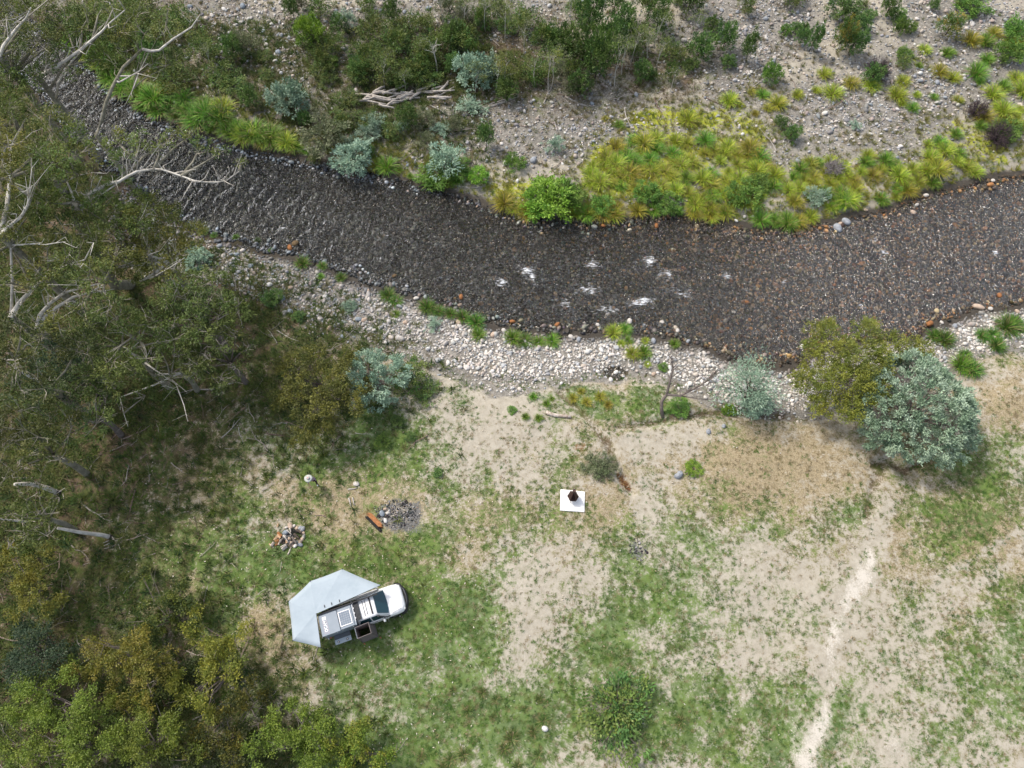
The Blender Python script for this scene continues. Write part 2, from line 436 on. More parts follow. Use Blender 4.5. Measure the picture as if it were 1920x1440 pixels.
# gravel: the bars on both shores and the river bed
bank_w = 4.9 - 1.7 * sm((GXf + 6) / 14) + (fbm(GXf, GYf, 5, 3) - .5) * 3.0
gravel = np.where(dn > 0, 1 - sm((dn - bank_w) / 1.6), 1.0)
gravel = np.where(df > 0, np.clip(0.35 + 1.3 * (fbm(GXf, GYf, 7.0, 31) - 0.35), 0.15, 1), gravel)
far_gravel = [(1430, 40, 120, 60, 1), (1400, 100, 70, 40, .9), (1530, 180, 120, 30, .8), (1850, 60, 140, 60, .95), (1700, 170, 120, 40, .9), (1560, 215, 120, 30, 1), (430, 60, 130, 60, 1), (560, 90, 40, 90, .8), (1000, 260, 110, 40, .9), (950, 220, 80, 30, .7), (1180, 250, 60, 40, .8), (1470, 290, 60, 40, .7), (1690, 280, 60, 30, .9), (720, 20, 90, 30, .8)]
gravel = np.maximum(gravel, np.where(df > 0, blobs(GXf, GYf, far_gravel), 0))
nearland = (dn > 0)
masks = {'green': blobs(GXf, GYf, GREEN, 0.27) * nearland, 'straw': blobs(GXf, GYf, STRAW, 0.35) * nearland, 'bare': np.maximum(blobs(GXf, GYf, BARE), strokes(GXf, GYf, TRACKS)),
         'white': blobs(GXf, GYf, WHITE, 0, .55), 'ash': blobs(GXf, GYf, ASH, 0, .6), 'rust': blobs(GXf, GYf, RUST, 0, .5), 'litter': np.maximum(blobs(GXf, GYf, LITTER), strokes(GXf, GYf, [(s_[0], .7, .62) for s_ in SCARPS[:4]], .3)), 'moss': blobs(GXf, GYf, MOSS) * (df > 0.2),
         'gravel': gravel, 'wet': 1 - sm((np.where(dn > 0, dn, np.where(df > 0, df, 0))) / 0.5)}
_lf = sm((-3 - GXf) / 9)
masks['green'] = masks['green'] + nearland * (.06 * _lf + (fbm(GXf, GYf, 3.2, 141, 3) - .5) * (.75 + .35 * _lf))
masks['straw'] = masks['straw'] + (fbm(GXf, GYf, 4.0, 151, 3) - .5) * .5
masks['green'] = masks['green'] * (1 - 0.6 * np.clip(masks['bare'], 0, 1)) * (1 - sm(gravel * nearland * 1.3))
masks['straw'] = masks['straw'] * (1 - 0.8 * np.clip(masks['bare'], 0, 1))
g_me = np_mesh('ground', np.stack([GXf, GYf, GZ], 1), quads, True, {k: ('FLOAT', 'POINT', v) for k, v in masks.items()})

def ground_material():
    t = NT('ground')
    pos = t.geo()
    nb, nm_, nf = t.noise(pos, 0.55, 5), t.noise(pos, 2.2, 5, 0.68), t.noise(pos, 9.0, 4, 0.7)
    nx2 = t.noise(pos, 28.0, 3, 0.7)
    def A(n): return t.attr(n).outputs['Fac']
    def thr(mask, noise, lo=0.42, hi=0.58, amt=1.0):
        return t.smooth(t.math('ADD', mask, t.math('MULTIPLY', t.math('SUBTRACT', noise, 0.5), amt)), lo, hi)
    mixn = t.math('ADD', t.math('MULTIPLY', nm_, 0.55), t.math('MULTIPLY', nf, 0.45))
    mixb = t.math('ADD', t.math('MULTIPLY', mixn, 0.65), t.math('MULTIPLY', t.noise(pos, 0.8, 6, .72), 0.35))
    sand = t.mix(t.smooth(nm_, 0.3, 0.7), (0.425, 0.39, 0.32), (0.335, 0.30, 0.24))
    sand = t.mix(t.smooth(nx2, 0.55, 0.75), sand, (0.26, 0.215, 0.16))
    straw = t.mix(t.smooth(nf, 0.3, 0.7), (0.34, 0.275, 0.17), (0.18, 0.135, 0.075))
    straw = t.mix(t.smooth(nx2, 0.45, 0.7), straw, (0.46, 0.40, 0.28))
    col = t.mix(thr(A('straw'), mixb, .25, .6, 3.0), sand, straw)
    grn = t.mix(t.smooth(nf, 0.3, 0.7), (0.062, 0.15, 0.018), (0.13, 0.20, 0.038))
    grn = t.mix(t.smooth(nb, 0.4, 0.65), grn, (0.065, 0.125, 0.03))
    grn = t.mix(t.smooth(nx2, 0.55, 0.8), grn, (0.20, 0.20, 0.08))
    col = t.mix(t.math('MULTIPLY', thr(A('green'), mixb, .22, .66, 3.2), 0.85), col, grn)
    grv = t.mix(t.smooth(nf, 0.35, 0.65), (0.255, 0.24, 0.215), (0.13, 0.12, 0.10))
    grv = t.mix(t.smooth(nm_, 0.45, 0.7), grv, (0.34, 0.315, 0.28))
    col = t.mix(thr(A('gravel'), mixb, .35, .65, 2.0), col, grv)
    lit = t.mix(t.smooth(nf, 0.3, 0.7), (0.15, 0.105, 0.07), (0.07, 0.055, 0.03))
    lit = t.mix(t.smooth(nx2, 0.5, 0.7), lit, (0.27, 0.20, 0.14))
    lit = t.mix(t.smooth(nb, 0.45, 0.62), lit, (0.085, 0.10, 0.03))
    col = t.mix(thr(A('litter'), mixb, .3, .7, 2.4), col, lit)
    mos = t.mix(t.smooth(nf, 0.3, 0.7), (0.46, 0.43, 0.05), (0.24, 0.30, 0.035))
    col = t.mix(thr(A('moss'), mixb, .5, .8, 3.4), col, mos)
    rus = t.mix(nf, (0.26, 0.14, 0.075), (0.17, 0.10, 0.06))
    col = t.mix(thr(A('rust'), mixb, .45, .8, 2.6), col, rus)
    col = t.mix(thr(A('white'), t.math('ADD', t.math('MULTIPLY', nf, .5), t.math('MULTIPLY', nx2, .5)), .38, .95, 4.2), col, (0.56, 0.52, 0.455))
    ash = t.mix(t.smooth(nf, 0.35, 0.65), (0.04, 0.04, 0.04), (0.21, 0.205, 0.195))
    col = t.mix(thr(A('ash'), mixb, .40, .66, 2.8), col, ash)
    col = t.mix(t.math('MULTIPLY', A('wet'), 0.85), col, t.mix(nf, (0.05, 0.04, 0.03), (0.025, 0.022, 0.018)))
    t.base(col, 0.95, 0.15)
    t.bump(t.math('ADD', mixn, t.math('MULTIPLY', nx2, 0.5)), 0.6, 0.06)
    return t.m
ground = obj('ground', g_me, None, ground_material())
tag(ground, 'sandy river flat with patchy grass and gravel banks', None, None, 'structure')

# ------------------------------------------------------------------ water
wx = np.arange(-60, 60.01, 0.13); wy = np.arange(12, 78, 0.13)
WX, WY = np.meshgrid(wx, wy)
wdn, wdf = shores(WX, WY)
keep = ((wdn < 1.0) & (wdf < 1.0)) | (np.hypot((WX - _pond[0]) / 1.6, WY - _pond[1]) < 1.5) | (np.hypot((WX - _pond2[0]) / 1.4, WY - _pond2[1]) < 0.9)
cell = keep[:-1, :-1] & keep[1:, :-1] & keep[:-1, 1:] & keep[1:, 1:]
# ripples: short crests across the current, rougher in the riffle
flow = np.array([0.93, -0.30])
s_ = WX * flow[0] + WY * flow[1]; n_ = -WX * flow[1] + WY * flow[0]
w1 = fbm(s_, n_ * 0.55, 0.55, 61, 3); w2 = fbm(s_, n_ * 0.5, 1.6, 62, 2)
rough = 0.5 + 0.9 * blobs(WX, WY, [(1050, 510, 260, 80, 1), (1250, 520, 160, 60, .8), (160, 220, 120, 80, .7), (700, 400, 200, 70, .6)], .35)
w3 = 1 - np.abs(2 * fbm(s_ + .5 * w2, n_ * .5, 1.0, 63, 3) - 1)
WZs = WZ - 0.04 + (w1 - 0.5) * 0.10 * rough + (w2 - 0.5) * 0.06 * rough + (w3 - .75) * .16 * rough * (1 - .5 * sm((WX - 4) / 24))
FOAM = [(988, 500, 14, 8, .85), (1000, 508, 6, 9, .95), (938, 520, 10, 6, .9), (1112, 482, 10, 6, .85), (1223, 478, 11, 8, 1.0), (1253, 503, 12, 8, .7), (1215, 552, 16, 6, 1.0), (1200, 556, 20, 6, .7), (1285, 540, 14, 8, .6), (1368, 507, 8, 6, .7), (1480, 520, 10, 6, .6), (1665, 460, 9, 6, .8), (1645, 440, 7, 6, .6), (1875, 460, 8, 6, .9), (1625, 565, 6, 8, .9), (1700, 545, 7, 6, .5), (1145, 570, 18, 8, .6), (1060, 560, 14, 10, .5), (1105, 535, 20, 10, .5), (1880, 525, 8, 5, .5), (720, 430, 8, 5, .5), (522, 415, 8, 4, .6)]
foam_glint = blobs(WX, WY, FOAM, 0, .35) * (0.5 + 0.9 * w1) + .30 * rough  # real foam spots, plus white flecks painted for sky glints on the ripples
idw = -np.ones(WX.shape, int); used = np.zeros(WX.shape, bool)
used[:-1, :-1] |= cell; used[1:, :-1] |= cell; used[:-1, 1:] |= cell; used[1:, 1:] |= cell
idw[used] = np.arange(used.sum())
wq = np.stack([idw[:-1, :-1][cell], idw[:-1, 1:][cell], idw[1:, 1:][cell], idw[1:, :-1][cell]], 1)
w_me = np_mesh('river_water', np.stack([WX[used], WY[used], WZs[used]], 1), wq, True, {'foam_glint': ('FLOAT', 'POINT', foam_glint[used]), 'chop': ('FLOAT', 'POINT', (1.15 - .75 * sm((WX - 4) / 24) + .35 * sm((-14 - WX) / 14))[used])})

def water_material():
    t = NT('river_water')
    pos = t.geo()
    mp = t.n('Mapping'); mp.inputs['Rotation'].default_value = (0, 0, math.radians(18)); mp.inputs['Scale'].default_value = (1.0, 0.5, 1.0); t.l(pos, mp.inputs['Vector'])
    n1 = t.math('MULTIPLY', t.math('ABSOLUTE', t.math('SUBTRACT', t.noise(mp.outputs[0], 2.4, 3, 0.55), 0.5)), -2.4); n2 = t.noise(pos, 9.0, 1, 0.5)
    bp = t.n('Bump'); bp.inputs['Strength'].default_value = 1.0; bp.inputs['Distance'].default_value = 0.55
    t.l(t.math('MULTIPLY', t.math('ADD', n1, t.math('MULTIPLY', n2, 0.25)), t.attr('chop').outputs['Fac']), bp.inputs['Height'])
    tr = t.n('BsdfTransparent'); tr.inputs['Color'].default_value = (0.84, 0.79, 0.70, 1)
    gl = t.n('BsdfGlossy'); gl.inputs['Roughness'].default_value = 0.12; gl.inputs['Color'].default_value = (1, 1, 1, 1)
    t.l(bp.outputs[0], gl.inputs['Normal'])
    fr = t.n('Fresnel'); fr.inputs['IOR'].default_value = 1.7; t.l(bp.outputs[0], fr.inputs['Normal'])
    m1 = t.n('MixShader'); t.l(fr.outputs[0], m1.inputs[0]); t.l(tr.outputs[0], m1.inputs[1]); t.l(gl.outputs[0], m1.inputs[2])
    mf = t.n('Mapping'); mf.inputs['Rotation'].default_value = (0, 0, math.radians(18)); mf.inputs['Scale'].default_value = (0.4, 1.5, 1.0); t.l(pos, mf.inputs['Vector'])
    df_ = t.n('BsdfDiffuse'); df_.inputs['Color'].default_value = (0.78, 0.80, 0.82, 1)
    f = t.smooth(t.math('ADD', t.attr('foam_glint').outputs['Fac'], t.math('MULTIPLY', t.math('SUBTRACT', t.noise(mf.outputs[0], 6.0, 4, 0.7), 0.5), 3.8)), 0.70, 1.7)
    m2 = t.n('MixShader'); t.l(f, m2.inputs[0]); t.l(m1.outputs[0], m2.inputs[1]); t.l(df_.outputs[0], m2.inputs[2])
    t.l(m2.outputs[0], t.out.inputs['Surface'])
    return t.m
river = obj('river_water', w_me, None, water_material())
tag(river, 'shallow clear river running over brown cobbles', None, None, 'structure')
# ------------------------------------------------------------------ loose stones, grass and litter (uncountable stuff)
def stone_mesh(name, seed, sub=2, flat=0.6, rough=0.22, smooth=True):
    r = np.random.default_rng(seed)
    bm = bmesh.new(); bmesh.ops.create_icosphere(bm, subdivisions=sub, radius=0.5)
    ax = r.normal(size=(7, 3)); ax /= np.linalg.norm(ax, axis=1)[:, None]; am = r.uniform(-rough, rough, 7)
    for v in bm.verts:
        d = np.array(v.co) / 0.5
        k = 1 + sum(a * max(0, d @ x) ** 2 for a, x in zip(am, ax))
        v.co = Vector((d[0] * 0.5 * k, d[1] * 0.5 * k * 0.8, d[2] * 0.5 * k * flat))
    me = bpy.data.meshes.new(name); bm.to_mesh(me); bm.free()
    if smooth:
        for p in me.polygons: p.use_smooth = True
    return me
M_STONE_I = mat_inst('gravel_stone', 0.8, 14)
M_WET_I = mat_inst('river_bed_stone', 0.45, 14, spec=0.4)
def stones_of(mat, n=6, seed=0):
    out = []
    for k in range(n):
        m = stone_mesh('stone_shape', seed + k, 2 if k < 3 else 1, 0.55); m.materials.append(mat); out.append(m)
    return out

def rand_in(n, x0, x1, y0, y1): return RNG.uniform(x0, x1, n), RNG.uniform(y0, y1, n)

def in_view(x, y, z=0.0, pad=60):
    up = y * _c + (z - CAMH) * _s; dep = y * _s - (z - CAMH) * _c
    u = 960 + FOC * x / dep; v = 720 - FOC * up / dep
    return (u > -pad * 2) & (u < 1920 + pad * 2) & (v > -pad) & (v < 1440 + pad)

def pick(cols, n, jit=0.18):
    cols = np.array(cols); i = RNG.integers(0, len(cols), n)
    return np.clip(cols[i] * RNG.uniform(1 - jit, 1 + jit, (n, 1)) + RNG.uniform(-.01, .01, (n, 3)), 0.01, 0.9)

def scatter_stones(name, x, y, size, cols, label, mat, sink=0.2, seed=0):
    z = height(x, y); n = len(x)
    s = size[:, None] * RNG.uniform(0.8, 1.25, (n, 3))
    pts = np.stack([x, y, z + s[:, 2] * (0.28 - sink)], 1)
    rot = np.stack([RNG.normal(0, .25, n), RNG.normal(0, .25, n), RNG.uniform(0, 6.28, n)], 1)
    return scatter(name, pts, s, rot, cols, RNG.integers(0, 6, n), stones_of(mat, 6, seed), label)

def shore_pts(n, box):
    x, y = rand_in(n, *box); k = in_view(x, y, -1.0); x, y = x[k], y[k]
    a, b = shores(x, y); return x, y, a, b

# river bed
x, y, a, b = shore_pts(165000, (-56, 56, 18, 72))
k = (a < -0.3) & (b < -0.3); x, y, ed = x[k], y[k], np.minimum(-a, -b)[k]
BED = [(.12, .085, .05), (.10, .08, .055), (.075, .067, .055), (.06, .056, .05), (.045, .042, .036), (.15, .105, .055), (.21, .12, .055), (.14, .125, .10), (.10, .095, .085), (.07, .063, .05), (.05, .047, .038), (.20, .18, .14), (.03, .029, .027), (.035, .033, .03)]
bc = np.clip(pick(BED, len(x), .5) * 3.0, 0, .8)
grey = bc.mean(1)[:, None] * np.array([[1.0, 1.08, 1.16]]); sheen_k = sm((6 - x) / 26)[:, None]
bc = bc * (1 - .75 * sheen_k) + grey * 1.15 * .75 * sheen_k  # blue-grey put into the left stones to imitate sky sheen on the water
wk = sm((x - 2) / 22)[:, None]; bc = bc * (np.array([[.98, 1.08, 1.17]]) * (1 - wk) + wk * np.array([[1.02, .84, .62]]))
pop = (RNG.random(len(x)) < .07)[:, None] * wk; bc = bc * (1 - pop) + pop * np.array([[.50, .25, .09]])
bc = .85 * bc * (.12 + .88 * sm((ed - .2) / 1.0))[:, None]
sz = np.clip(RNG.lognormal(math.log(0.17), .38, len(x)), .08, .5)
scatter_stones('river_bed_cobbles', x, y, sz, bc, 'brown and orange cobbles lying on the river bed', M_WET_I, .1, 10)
# pale near-shore gravel bar
x, y, a, b = shore_pts(140000, (-34, 56, 14, 46))
bw = 4.9 - 1.7 * sm((x + 6) / 14) + (fbm(x, y, 5, 3) - .5) * 3.0
dens = np.clip((bw + 1.0 - a) / 2.2, 0, 1) ** 1.3
k = (a > 0.0) & (RNG.random(len(x)) < dens) & ~((x < -14) & (RNG.random(len(x)) < .1)); x, y, a = x[k], y[k], a[k]
PALE = [(.64, .61, .56), (.57, .53, .48), (.70, .67, .63), (.52, .45, .39), (.44, .44, .43), (.60, .54, .48), (.38, .39, .40), (.68, .64, .58)]
DULL = [(.40, .385, .36), (.33, .335, .345), (.47, .43, .39), (.28, .30, .32), (.40, .34, .30), (.52, .49, .45), (.24, .225, .21)]
c1 = pick(PALE, len(x)); c2 = pick(DULL, len(x))
t = sm((x + 14) / 12)[:, None]
cc = c2 * (1 - t) + c1 * t
wetk = np.clip(1 - a / 0.8, 0, 1)[:, None]
cc = cc * (1 - .68 * wetk)
sz = np.clip(RNG.lognormal(math.log(0.14), .45, len(x)), .06, .48)
scatter_stones('gravel_bar_stones', x, y, sz, cc, 'pale rounded stones of the near gravel bar', M_STONE_I, .12, 30)
# far bank gravel
x, y, a, b = shore_pts(110000, (-56, 58, 26, 74))
fx = np.clip(blobs(x, y, far_gravel) * .85 + np.clip((fbm(x, y, 4, 33) - .42) * 1.6, 0, .6), 0.10, 1)
k = (b > 0.15) & (RNG.random(len(x)) < fx * (1 - .7 * np.clip(blobs(x, y, MOSS), 0, 1)) * np.clip(b, .25, 1)); x, y, b_e = x[k], y[k], b[k]
c1 = pick([(.52, .49, .45), (.45, .42, .385), (.38, .385, .395), (.53, .46, .40), (.30, .32, .34), (.62, .595, .56), (.37, .31, .27), (.22, .22, .22)], len(x))
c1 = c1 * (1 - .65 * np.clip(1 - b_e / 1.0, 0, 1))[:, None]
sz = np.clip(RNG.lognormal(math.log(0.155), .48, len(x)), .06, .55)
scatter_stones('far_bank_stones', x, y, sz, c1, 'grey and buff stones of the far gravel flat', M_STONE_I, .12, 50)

def blade_tuft(name, nb, hgt, spread, wid, seed, seg=2, droop=0.5):
    r = np.random.default_rng(seed)
    V = []; F = []
    for k in range(nb):
        an = r.uniform(0, 6.28); b0 = np.array([math.cos(an), math.sin(an), 0]) * r.uniform(0, spread * .35)
        d = r.uniform(.25, 1.0); L = hgt * r.uniform(.6, 1.15)
        an2 = an + r.normal(0, .4); out = np.array([math.cos(an2), math.sin(an2), 0]); side = np.array([-out[1], out[0], 0]) * wid * .5
        base = len(V)
        for i in range(seg + 1):
            q = i / seg
            p = b0 + out * (spread * d * q ** 1.4) + np.array([0, 0, L * (q - droop * d * q * q)])
            ww = (1 - q * .85)
            V += [p - side * ww, p + side * ww]
        for i in range(seg): F.append((base + 2 * i, base + 2 * i + 1, base + 2 * i + 3, base + 2 * i + 2))
    return np_mesh(name, np.array(V), np.array(F))
M_GRASS_I = mat_inst('grass_blades', 0.7, 0, 0.3)
tufts = [blade_tuft('tuft_shape', 16, .10, .16, .018, 100 + k) for k in range(5)]
for m in tufts: m.materials.append(M_GRASS_I)
x, y = rand_in(190000, -40, 45, -9, 34); k = in_view(x, y); x, y = x[k], y[k]
a, b = shores(x, y); k = (a > 3.2); x, y, a = x[k], y[k], a[k]
gm = blobs(x, y, GREEN, .27) + .06 * sm((-3 - x) / 9) + (fbm(x, y, 3.2, 141, 3) - .5) * (.75 + .35 * sm((-3 - x) / 9)); bm_ = np.clip(np.maximum(blobs(x, y, BARE), strokes(x, y, TRACKS)), 0, 1); st = blobs(x, y, STRAW, .35)
patch = (fbm(x, y, 1.1, 71, 4) - .5) * 1.5
gk = np.clip((gm + patch * .9) * 1.1 - .15, 0, 1) * (1 - .75 * bm_)
sk = np.clip((st + patch * .5) * .8, 0, 1) * (1 - .8 * bm_)
skip = np.clip(blobs(x, y, WHITE) + blobs(x, y, ASH) * 1.2, 0, 1)
u_ = RNG.random(len(x))
isg = u_ < gk * .8; iss = (~isg) & (u_ < gk * .8 + sk * .32)
sel = (isg | iss) & (RNG.random(len(x)) > skip) & (fbm(x, y, .5, 88) > .0)
x, y, isg = x[sel], y[sel], isg[sel]
ns = len(x)
tint = np.where(isg[:, None], pick([(.065, .145, .02), (.09, .18, .026), (.13, .20, .04), (.055, .115, .024), (.165, .195, .06)], ns), pick([(.33, .27, .16), (.26, .21, .11), (.40, .34, .22), (.20, .17, .08)], ns))
s = RNG.uniform(.6, 1.4, ns)[:, None] * np.array([1, 1, .8])
pts = np.stack([x, y, height(x, y) - .005], 1)
scatter('short_grass', pts, s, np.stack([np.zeros(ns), np.zeros(ns), RNG.uniform(0, 6.28, ns)], 1), tint, RNG.integers(0, 5, ns), tufts, 'short green and straw coloured grass on the camp flat')

# low herbs and grass between the tussocks of the far bank
x, y = rand_in(85000, -52, 56, 26, 72); k = in_view(x, y, -.8); x, y = x[k], y[k]
a, b = shores(x, y)
mo = np.clip(blobs(x, y, MOSS), 0, 1); sh = np.clip(1.3 - b / 5, 0, 1) * np.clip((x + 45) / 10, 0, 1)
li = np.clip(blobs(x, y, LITTER), 0, 1)
pr = np.clip(np.maximum(mo * .9, sh * .9), 0, 1) * 1.0 + li * .45 + .08
k = (b > .1) & (RNG.random(len(x)) < pr * (fbm(x, y, 2, 91) * 1.4)); x, y, mo, sh, li = x[k], y[k], mo[k], sh[k], li[k]
ns = len(x)
bright = np.clip(np.maximum(mo, sh * .8), 0, 1)[:, None]
tint = pick([(.22, .28, .03), (.30, .30, .035), (.16, .24, .03), (.36, .33, .05)], ns) * bright + pick([(.17, .16, .06), (.24, .20, .11), (.11, .13, .04), (.30, .25, .17)], ns) * (1 - bright)
herb = [blade_tuft('herb_shape', 18, .26, .26, .03, 130 + k) for k in range(5)]
for m in herb: m.materials.append(M_GRASS_I)
scatter('bank_herbs', np.stack([x, y, height(x, y)], 1), RNG.uniform(.6, 1.5, (ns, 1)) * np.ones((1, 3)), np.stack([np.zeros(ns), np.zeros(ns), RNG.uniform(0, 6.28, ns)], 1), tint, RNG.integers(0, 5, ns), herb, 'low yellow green herbs and grass on the far bank')

# forest floor: undergrowth and fallen twigs
x, y = rand_in(90000, -56, -2, -9, 62); k = in_view(x, y, 0); x, y = x[k], y[k]
a, b = shores(x, y); li = np.clip(blobs(x, y, LITTER), 0, 1)
k = (np.maximum(a, b) > 1.0) & (RNG.random(len(x)) < li * .95 * np.clip(fbm(x, y, 2.4, 95) * 2.4 - .4, .2, 1)); x, y = x[k], y[k]; ns = len(x)
tint = pick([(.07, .115, .025), (.10, .145, .03), (.13, .16, .04), (.17, .16, .07), (.05, .085, .025)], ns)
x_u, y_u = x, y
scatter('undergrowth', np.stack([x, y, height(x, y)], 1), RNG.uniform(.7, 2.0, (ns, 1)) * np.ones((1, 3)), np.stack([np.zeros(ns), np.zeros(ns), RNG.uniform(0, 6.28, ns)], 1), tint, RNG.integers(0, 5, ns), herb, 'dark low undergrowth on the forest floor')
def twig_mesh(seed):
    r = np.random.default_rng(seed); m = MB()
    p = [Vector((0, 0, .03))]; d = Vector((1, 0, 0))
    for k in range(4):
        d = (d + Vector((0, r.normal(0, .25), 0))).normalized(); p.append(p[-1] + d * .25 + Vector((0, 0, r.uniform(-.01, .03))))
    m.tube(p, [.022, .018, .014, .010, .006], 4)
    q = p[2]; m.tube([q, q + Vector((.2, r.choice([-1, 1]) * .18, .03))], [.012, .005], 4)
    return m.mesh('twig_shape')
M_TWIG_I = mat_inst('fallen_twig', .85, 10)
twigs = [twig_mesh(k) for k in range(5)]
for m in twigs: m.materials.append(M_TWIG_I)
x, y = rand_in(26000, -54, 30, -9, 70); k = in_view(x, y, 0); x, y = x[k], y[k]
a, b = shores(x, y); li = np.clip(blobs(x, y, LITTER), 0, 1)
k = (np.maximum(a, b) > .8) & (RNG.random(len(x)) < li * .55); x, y = x[k], y[k]; ns = len(x)
tint = pick([(.36, .31, .27), (.28, .22, .18), (.45, .41, .37), (.20, .14, .11)], ns)
scatter('fallen_twigs', np.stack([x, y, height(x, y) + .02], 1), np.clip(RNG.lognormal(-.1, .5, (ns, 1)), .3, 2.6) * np.ones((1, 3)), np.stack([np.zeros(ns), RNG.normal(0, .08, ns), RNG.uniform(0, 6.28, ns)], 1), tint, RNG.integers(0, 5, ns), twigs, 'pale fallen twigs and bark littering the forest floor')

# ------------------------------------------------------------------ plants
def leaf_mesh(name, pos, dirs, L, W, tint, droop=0.0, seed=0):
    """One kite-shaped face pair per leaf."""
    r = np.random.default_rng(seed + len(pos)); n = len(pos)
    d = dirs / (np.linalg.norm(dirs, axis=1)[:, None] + 1e-9)
    d[:, 2] -= droop; d /= (np.linalg.norm(d, axis=1)[:, None] + 1e-9)
    q = r.normal(size=(n, 3)) * .55; q[:, 2] += 1.0
    s = np.cross(d, q); s /= (np.linalg.norm(s, axis=1)[:, None] + 1e-9)
    L = np.broadcast_to(L, n)[:, None]; W = np.broadcast_to(W, n)[:, None]
    v = np.stack([pos, pos + d * L * .45 + s * W * .5, pos + d * L, pos + d * L * .45 - s * W * .5], 1).reshape(-1, 3)
    f = np.arange(4 * n).reshape(n, 4)
    return np_mesh(name, v, f, False, {'tint': ('FLOAT_COLOR', 'FACE', np.concatenate([tint, np.ones((n, 1))], 1))})

def sphere_dirs(n, r, zmin=-0.2):
    out = np.zeros((0, 3))
    while len(out) < n:
        q = r.normal(size=(n * 3, 3)); q /= np.linalg.norm(q, axis=1)[:, None]; out = np.vstack([out, q[q[:, 2] > zmin]])
    return out[:n]

def crown_dome(seed, r, h, nclump, per, L, W, cols, spread=.22, lump=.25, zmin=-.25, jit=.25, fill=.25, droop=0.0, outw=1.0):
    """Foliage in outward sprays over an uneven dome; h is the crown's full height, its centre at h*0.45."""
    g = np.random.default_rng(seed)
    d = sphere_dirs(nclump, g, zmin)
    ph = g.uniform(0, 6.28, 4)
    lob = 1 + lump * (np.sin(3 * np.arctan2(d[:, 1], d[:, 0]) + ph[0]) * .5 + np.sin(2 * d[:, 2] * 3 + ph[1] + 2 * d[:, 0]) * .5 + g.normal(0, .45, nclump))
    lob *= np.where(g.random(nclump) < fill, g.uniform(.35, .8, nclump), 1)
    c = d * np.array([r, r, h * .55]) * lob[:, None] + np.array([0, 0, h * .45])
    cols = np.array(cols); ci = g.integers(0, len(cols), nclump)
    pos = np.repeat(c, per, 0) + g.normal(0, spread, (nclump * per, 3))
    dd = np.repeat(d, per, 0) * outw + g.normal(0, .65, (nclump * per, 3)) + np.array([0, 0, .25])
    tc = np.repeat(cols[ci], per, 0) * g.uniform(1 - jit, 1 + jit, (nclump * per, 1))
    n = nclump * per
    pos[:, 2] = np.maximum(pos[:, 2], 0.03)
    me = leaf_mesh('crown', pos, dd, L * g.uniform(.6, 1.3, n), W * g.uniform(.7, 1.3, n), np.clip(tc, .004, .8), droop, seed)
    return me, c

def stem_mesh(seed, tips, r0, nb=10, hfork=.25, lean=(0, 0), sides=5, name='trunk'):
    """Trunk plus limbs running to a sample of the crown's clumps."""
    g = random.Random(seed); m = MB()
    tips = [Vector(t) for t in tips]; top = max(t.z for t in tips)
    fork = Vector((lean[0], lean[1], top * hfork))
    m.tube([(0, 0, -.25), (0, 0, 0), fork * .6 + Vector((g.uniform(-.03, .03), 0, 0)), fork], [r0 * 1.35, r0 * 1.1, r0 * .95, r0 * .85], sides + 1)
    for t in g.sample(tips, min(nb, len(tips))):
        mid = fork.lerp(t, .5) + Vector((g.uniform(-1, 1), g.uniform(-1, 1), g.uniform(0, .8))) * (t - fork).length * .12
        m.tube([fork * .9, mid, t], [r0 * .55, r0 * .32, r0 * .1], sides)
        for k in range(2):
            s = mid.lerp(t, g.uniform(.1, .8)); e = s + Vector((g.uniform(-1, 1), g.uniform(-1, 1), g.uniform(-.2, 1))) * (t - fork).length * .3
            m.tube([s, e], [r0 * .2, r0 * .05], 4)
    return m.mesh(name)

M_LEAF = mat_leaf('leaves')
M_LEAF_S = mat_leaf('silver_leaves', .15, .6)
M_BARK_PALE = mat_plain('pale_bark', (.62, .59, .53), (.38, .35, .31), 3.0, .75, .2, 0, .2)
M_BARK_GREY = mat_plain('grey_bark', (.20, .17, .15), (.12, .10, .09), 5.0, .9, .1, 0, .4)
M_BARK_DARK = mat_plain('dark_bark', (.10, .08, .065), (.06, .05, .04), 6.0, .9, .1, 0, .4)
M_DEADWOOD = mat_plain('weathered_wood', (.50, .46, .41), (.33, .295, .265), 4.0, .85, .15, 0, .4)

OLIVE = [(0.12, 0.17, 0.032), (0.156, 0.197, 0.04), (0.092, 0.143, 0.032), (0.184, 0.214, 0.055), (0.07, 0.116, 0.029)]
EUC = [(0.099, 0.149, 0.028), (0.126, 0.175, 0.032), (0.072, 0.118, 0.025), (0.162, 0.185, 0.035), (0.189, 0.191, 0.035), (0.054, 0.093, 0.022), (0.135, 0.196, 0.04)]
SILVER = [(0.242, 0.35, 0.246), (0.31, 0.43, 0.308), (0.165, 0.26, 0.176), (0.349, 0.46, 0.334), (0.204, 0.31, 0.22)]
YELLOW = [(0.25, 0.263, 0.037), (0.325, 0.3, 0.037), (0.188, 0.219, 0.031), (0.375, 0.338, 0.056), (0.138, 0.175, 0.027)]
LIME = [(0.169, 0.312, 0.029), (0.234, 0.39, 0.039), (0.117, 0.247, 0.026), (0.273, 0.429, 0.065)]
DARK = [(0.084, 0.161, 0.039), (0.115, 0.203, 0.044), (0.061, 0.127, 0.032), (0.138, 0.22, 0.053)]
GREEN_ = [(0.104, 0.208, 0.033), (0.143, 0.26, 0.039), (0.078, 0.163, 0.026), (0.182, 0.286, 0.052)]
GREYOL = [(.17, .19, .10), (.22, .23, .13), (.13, .155, .075), (.11, .14, .06)]
ORANGE = [(0.27, 0.23, 0.041), (0.324, 0.243, 0.047), (0.189, 0.189, 0.041), (0.135, 0.162, 0.027)]

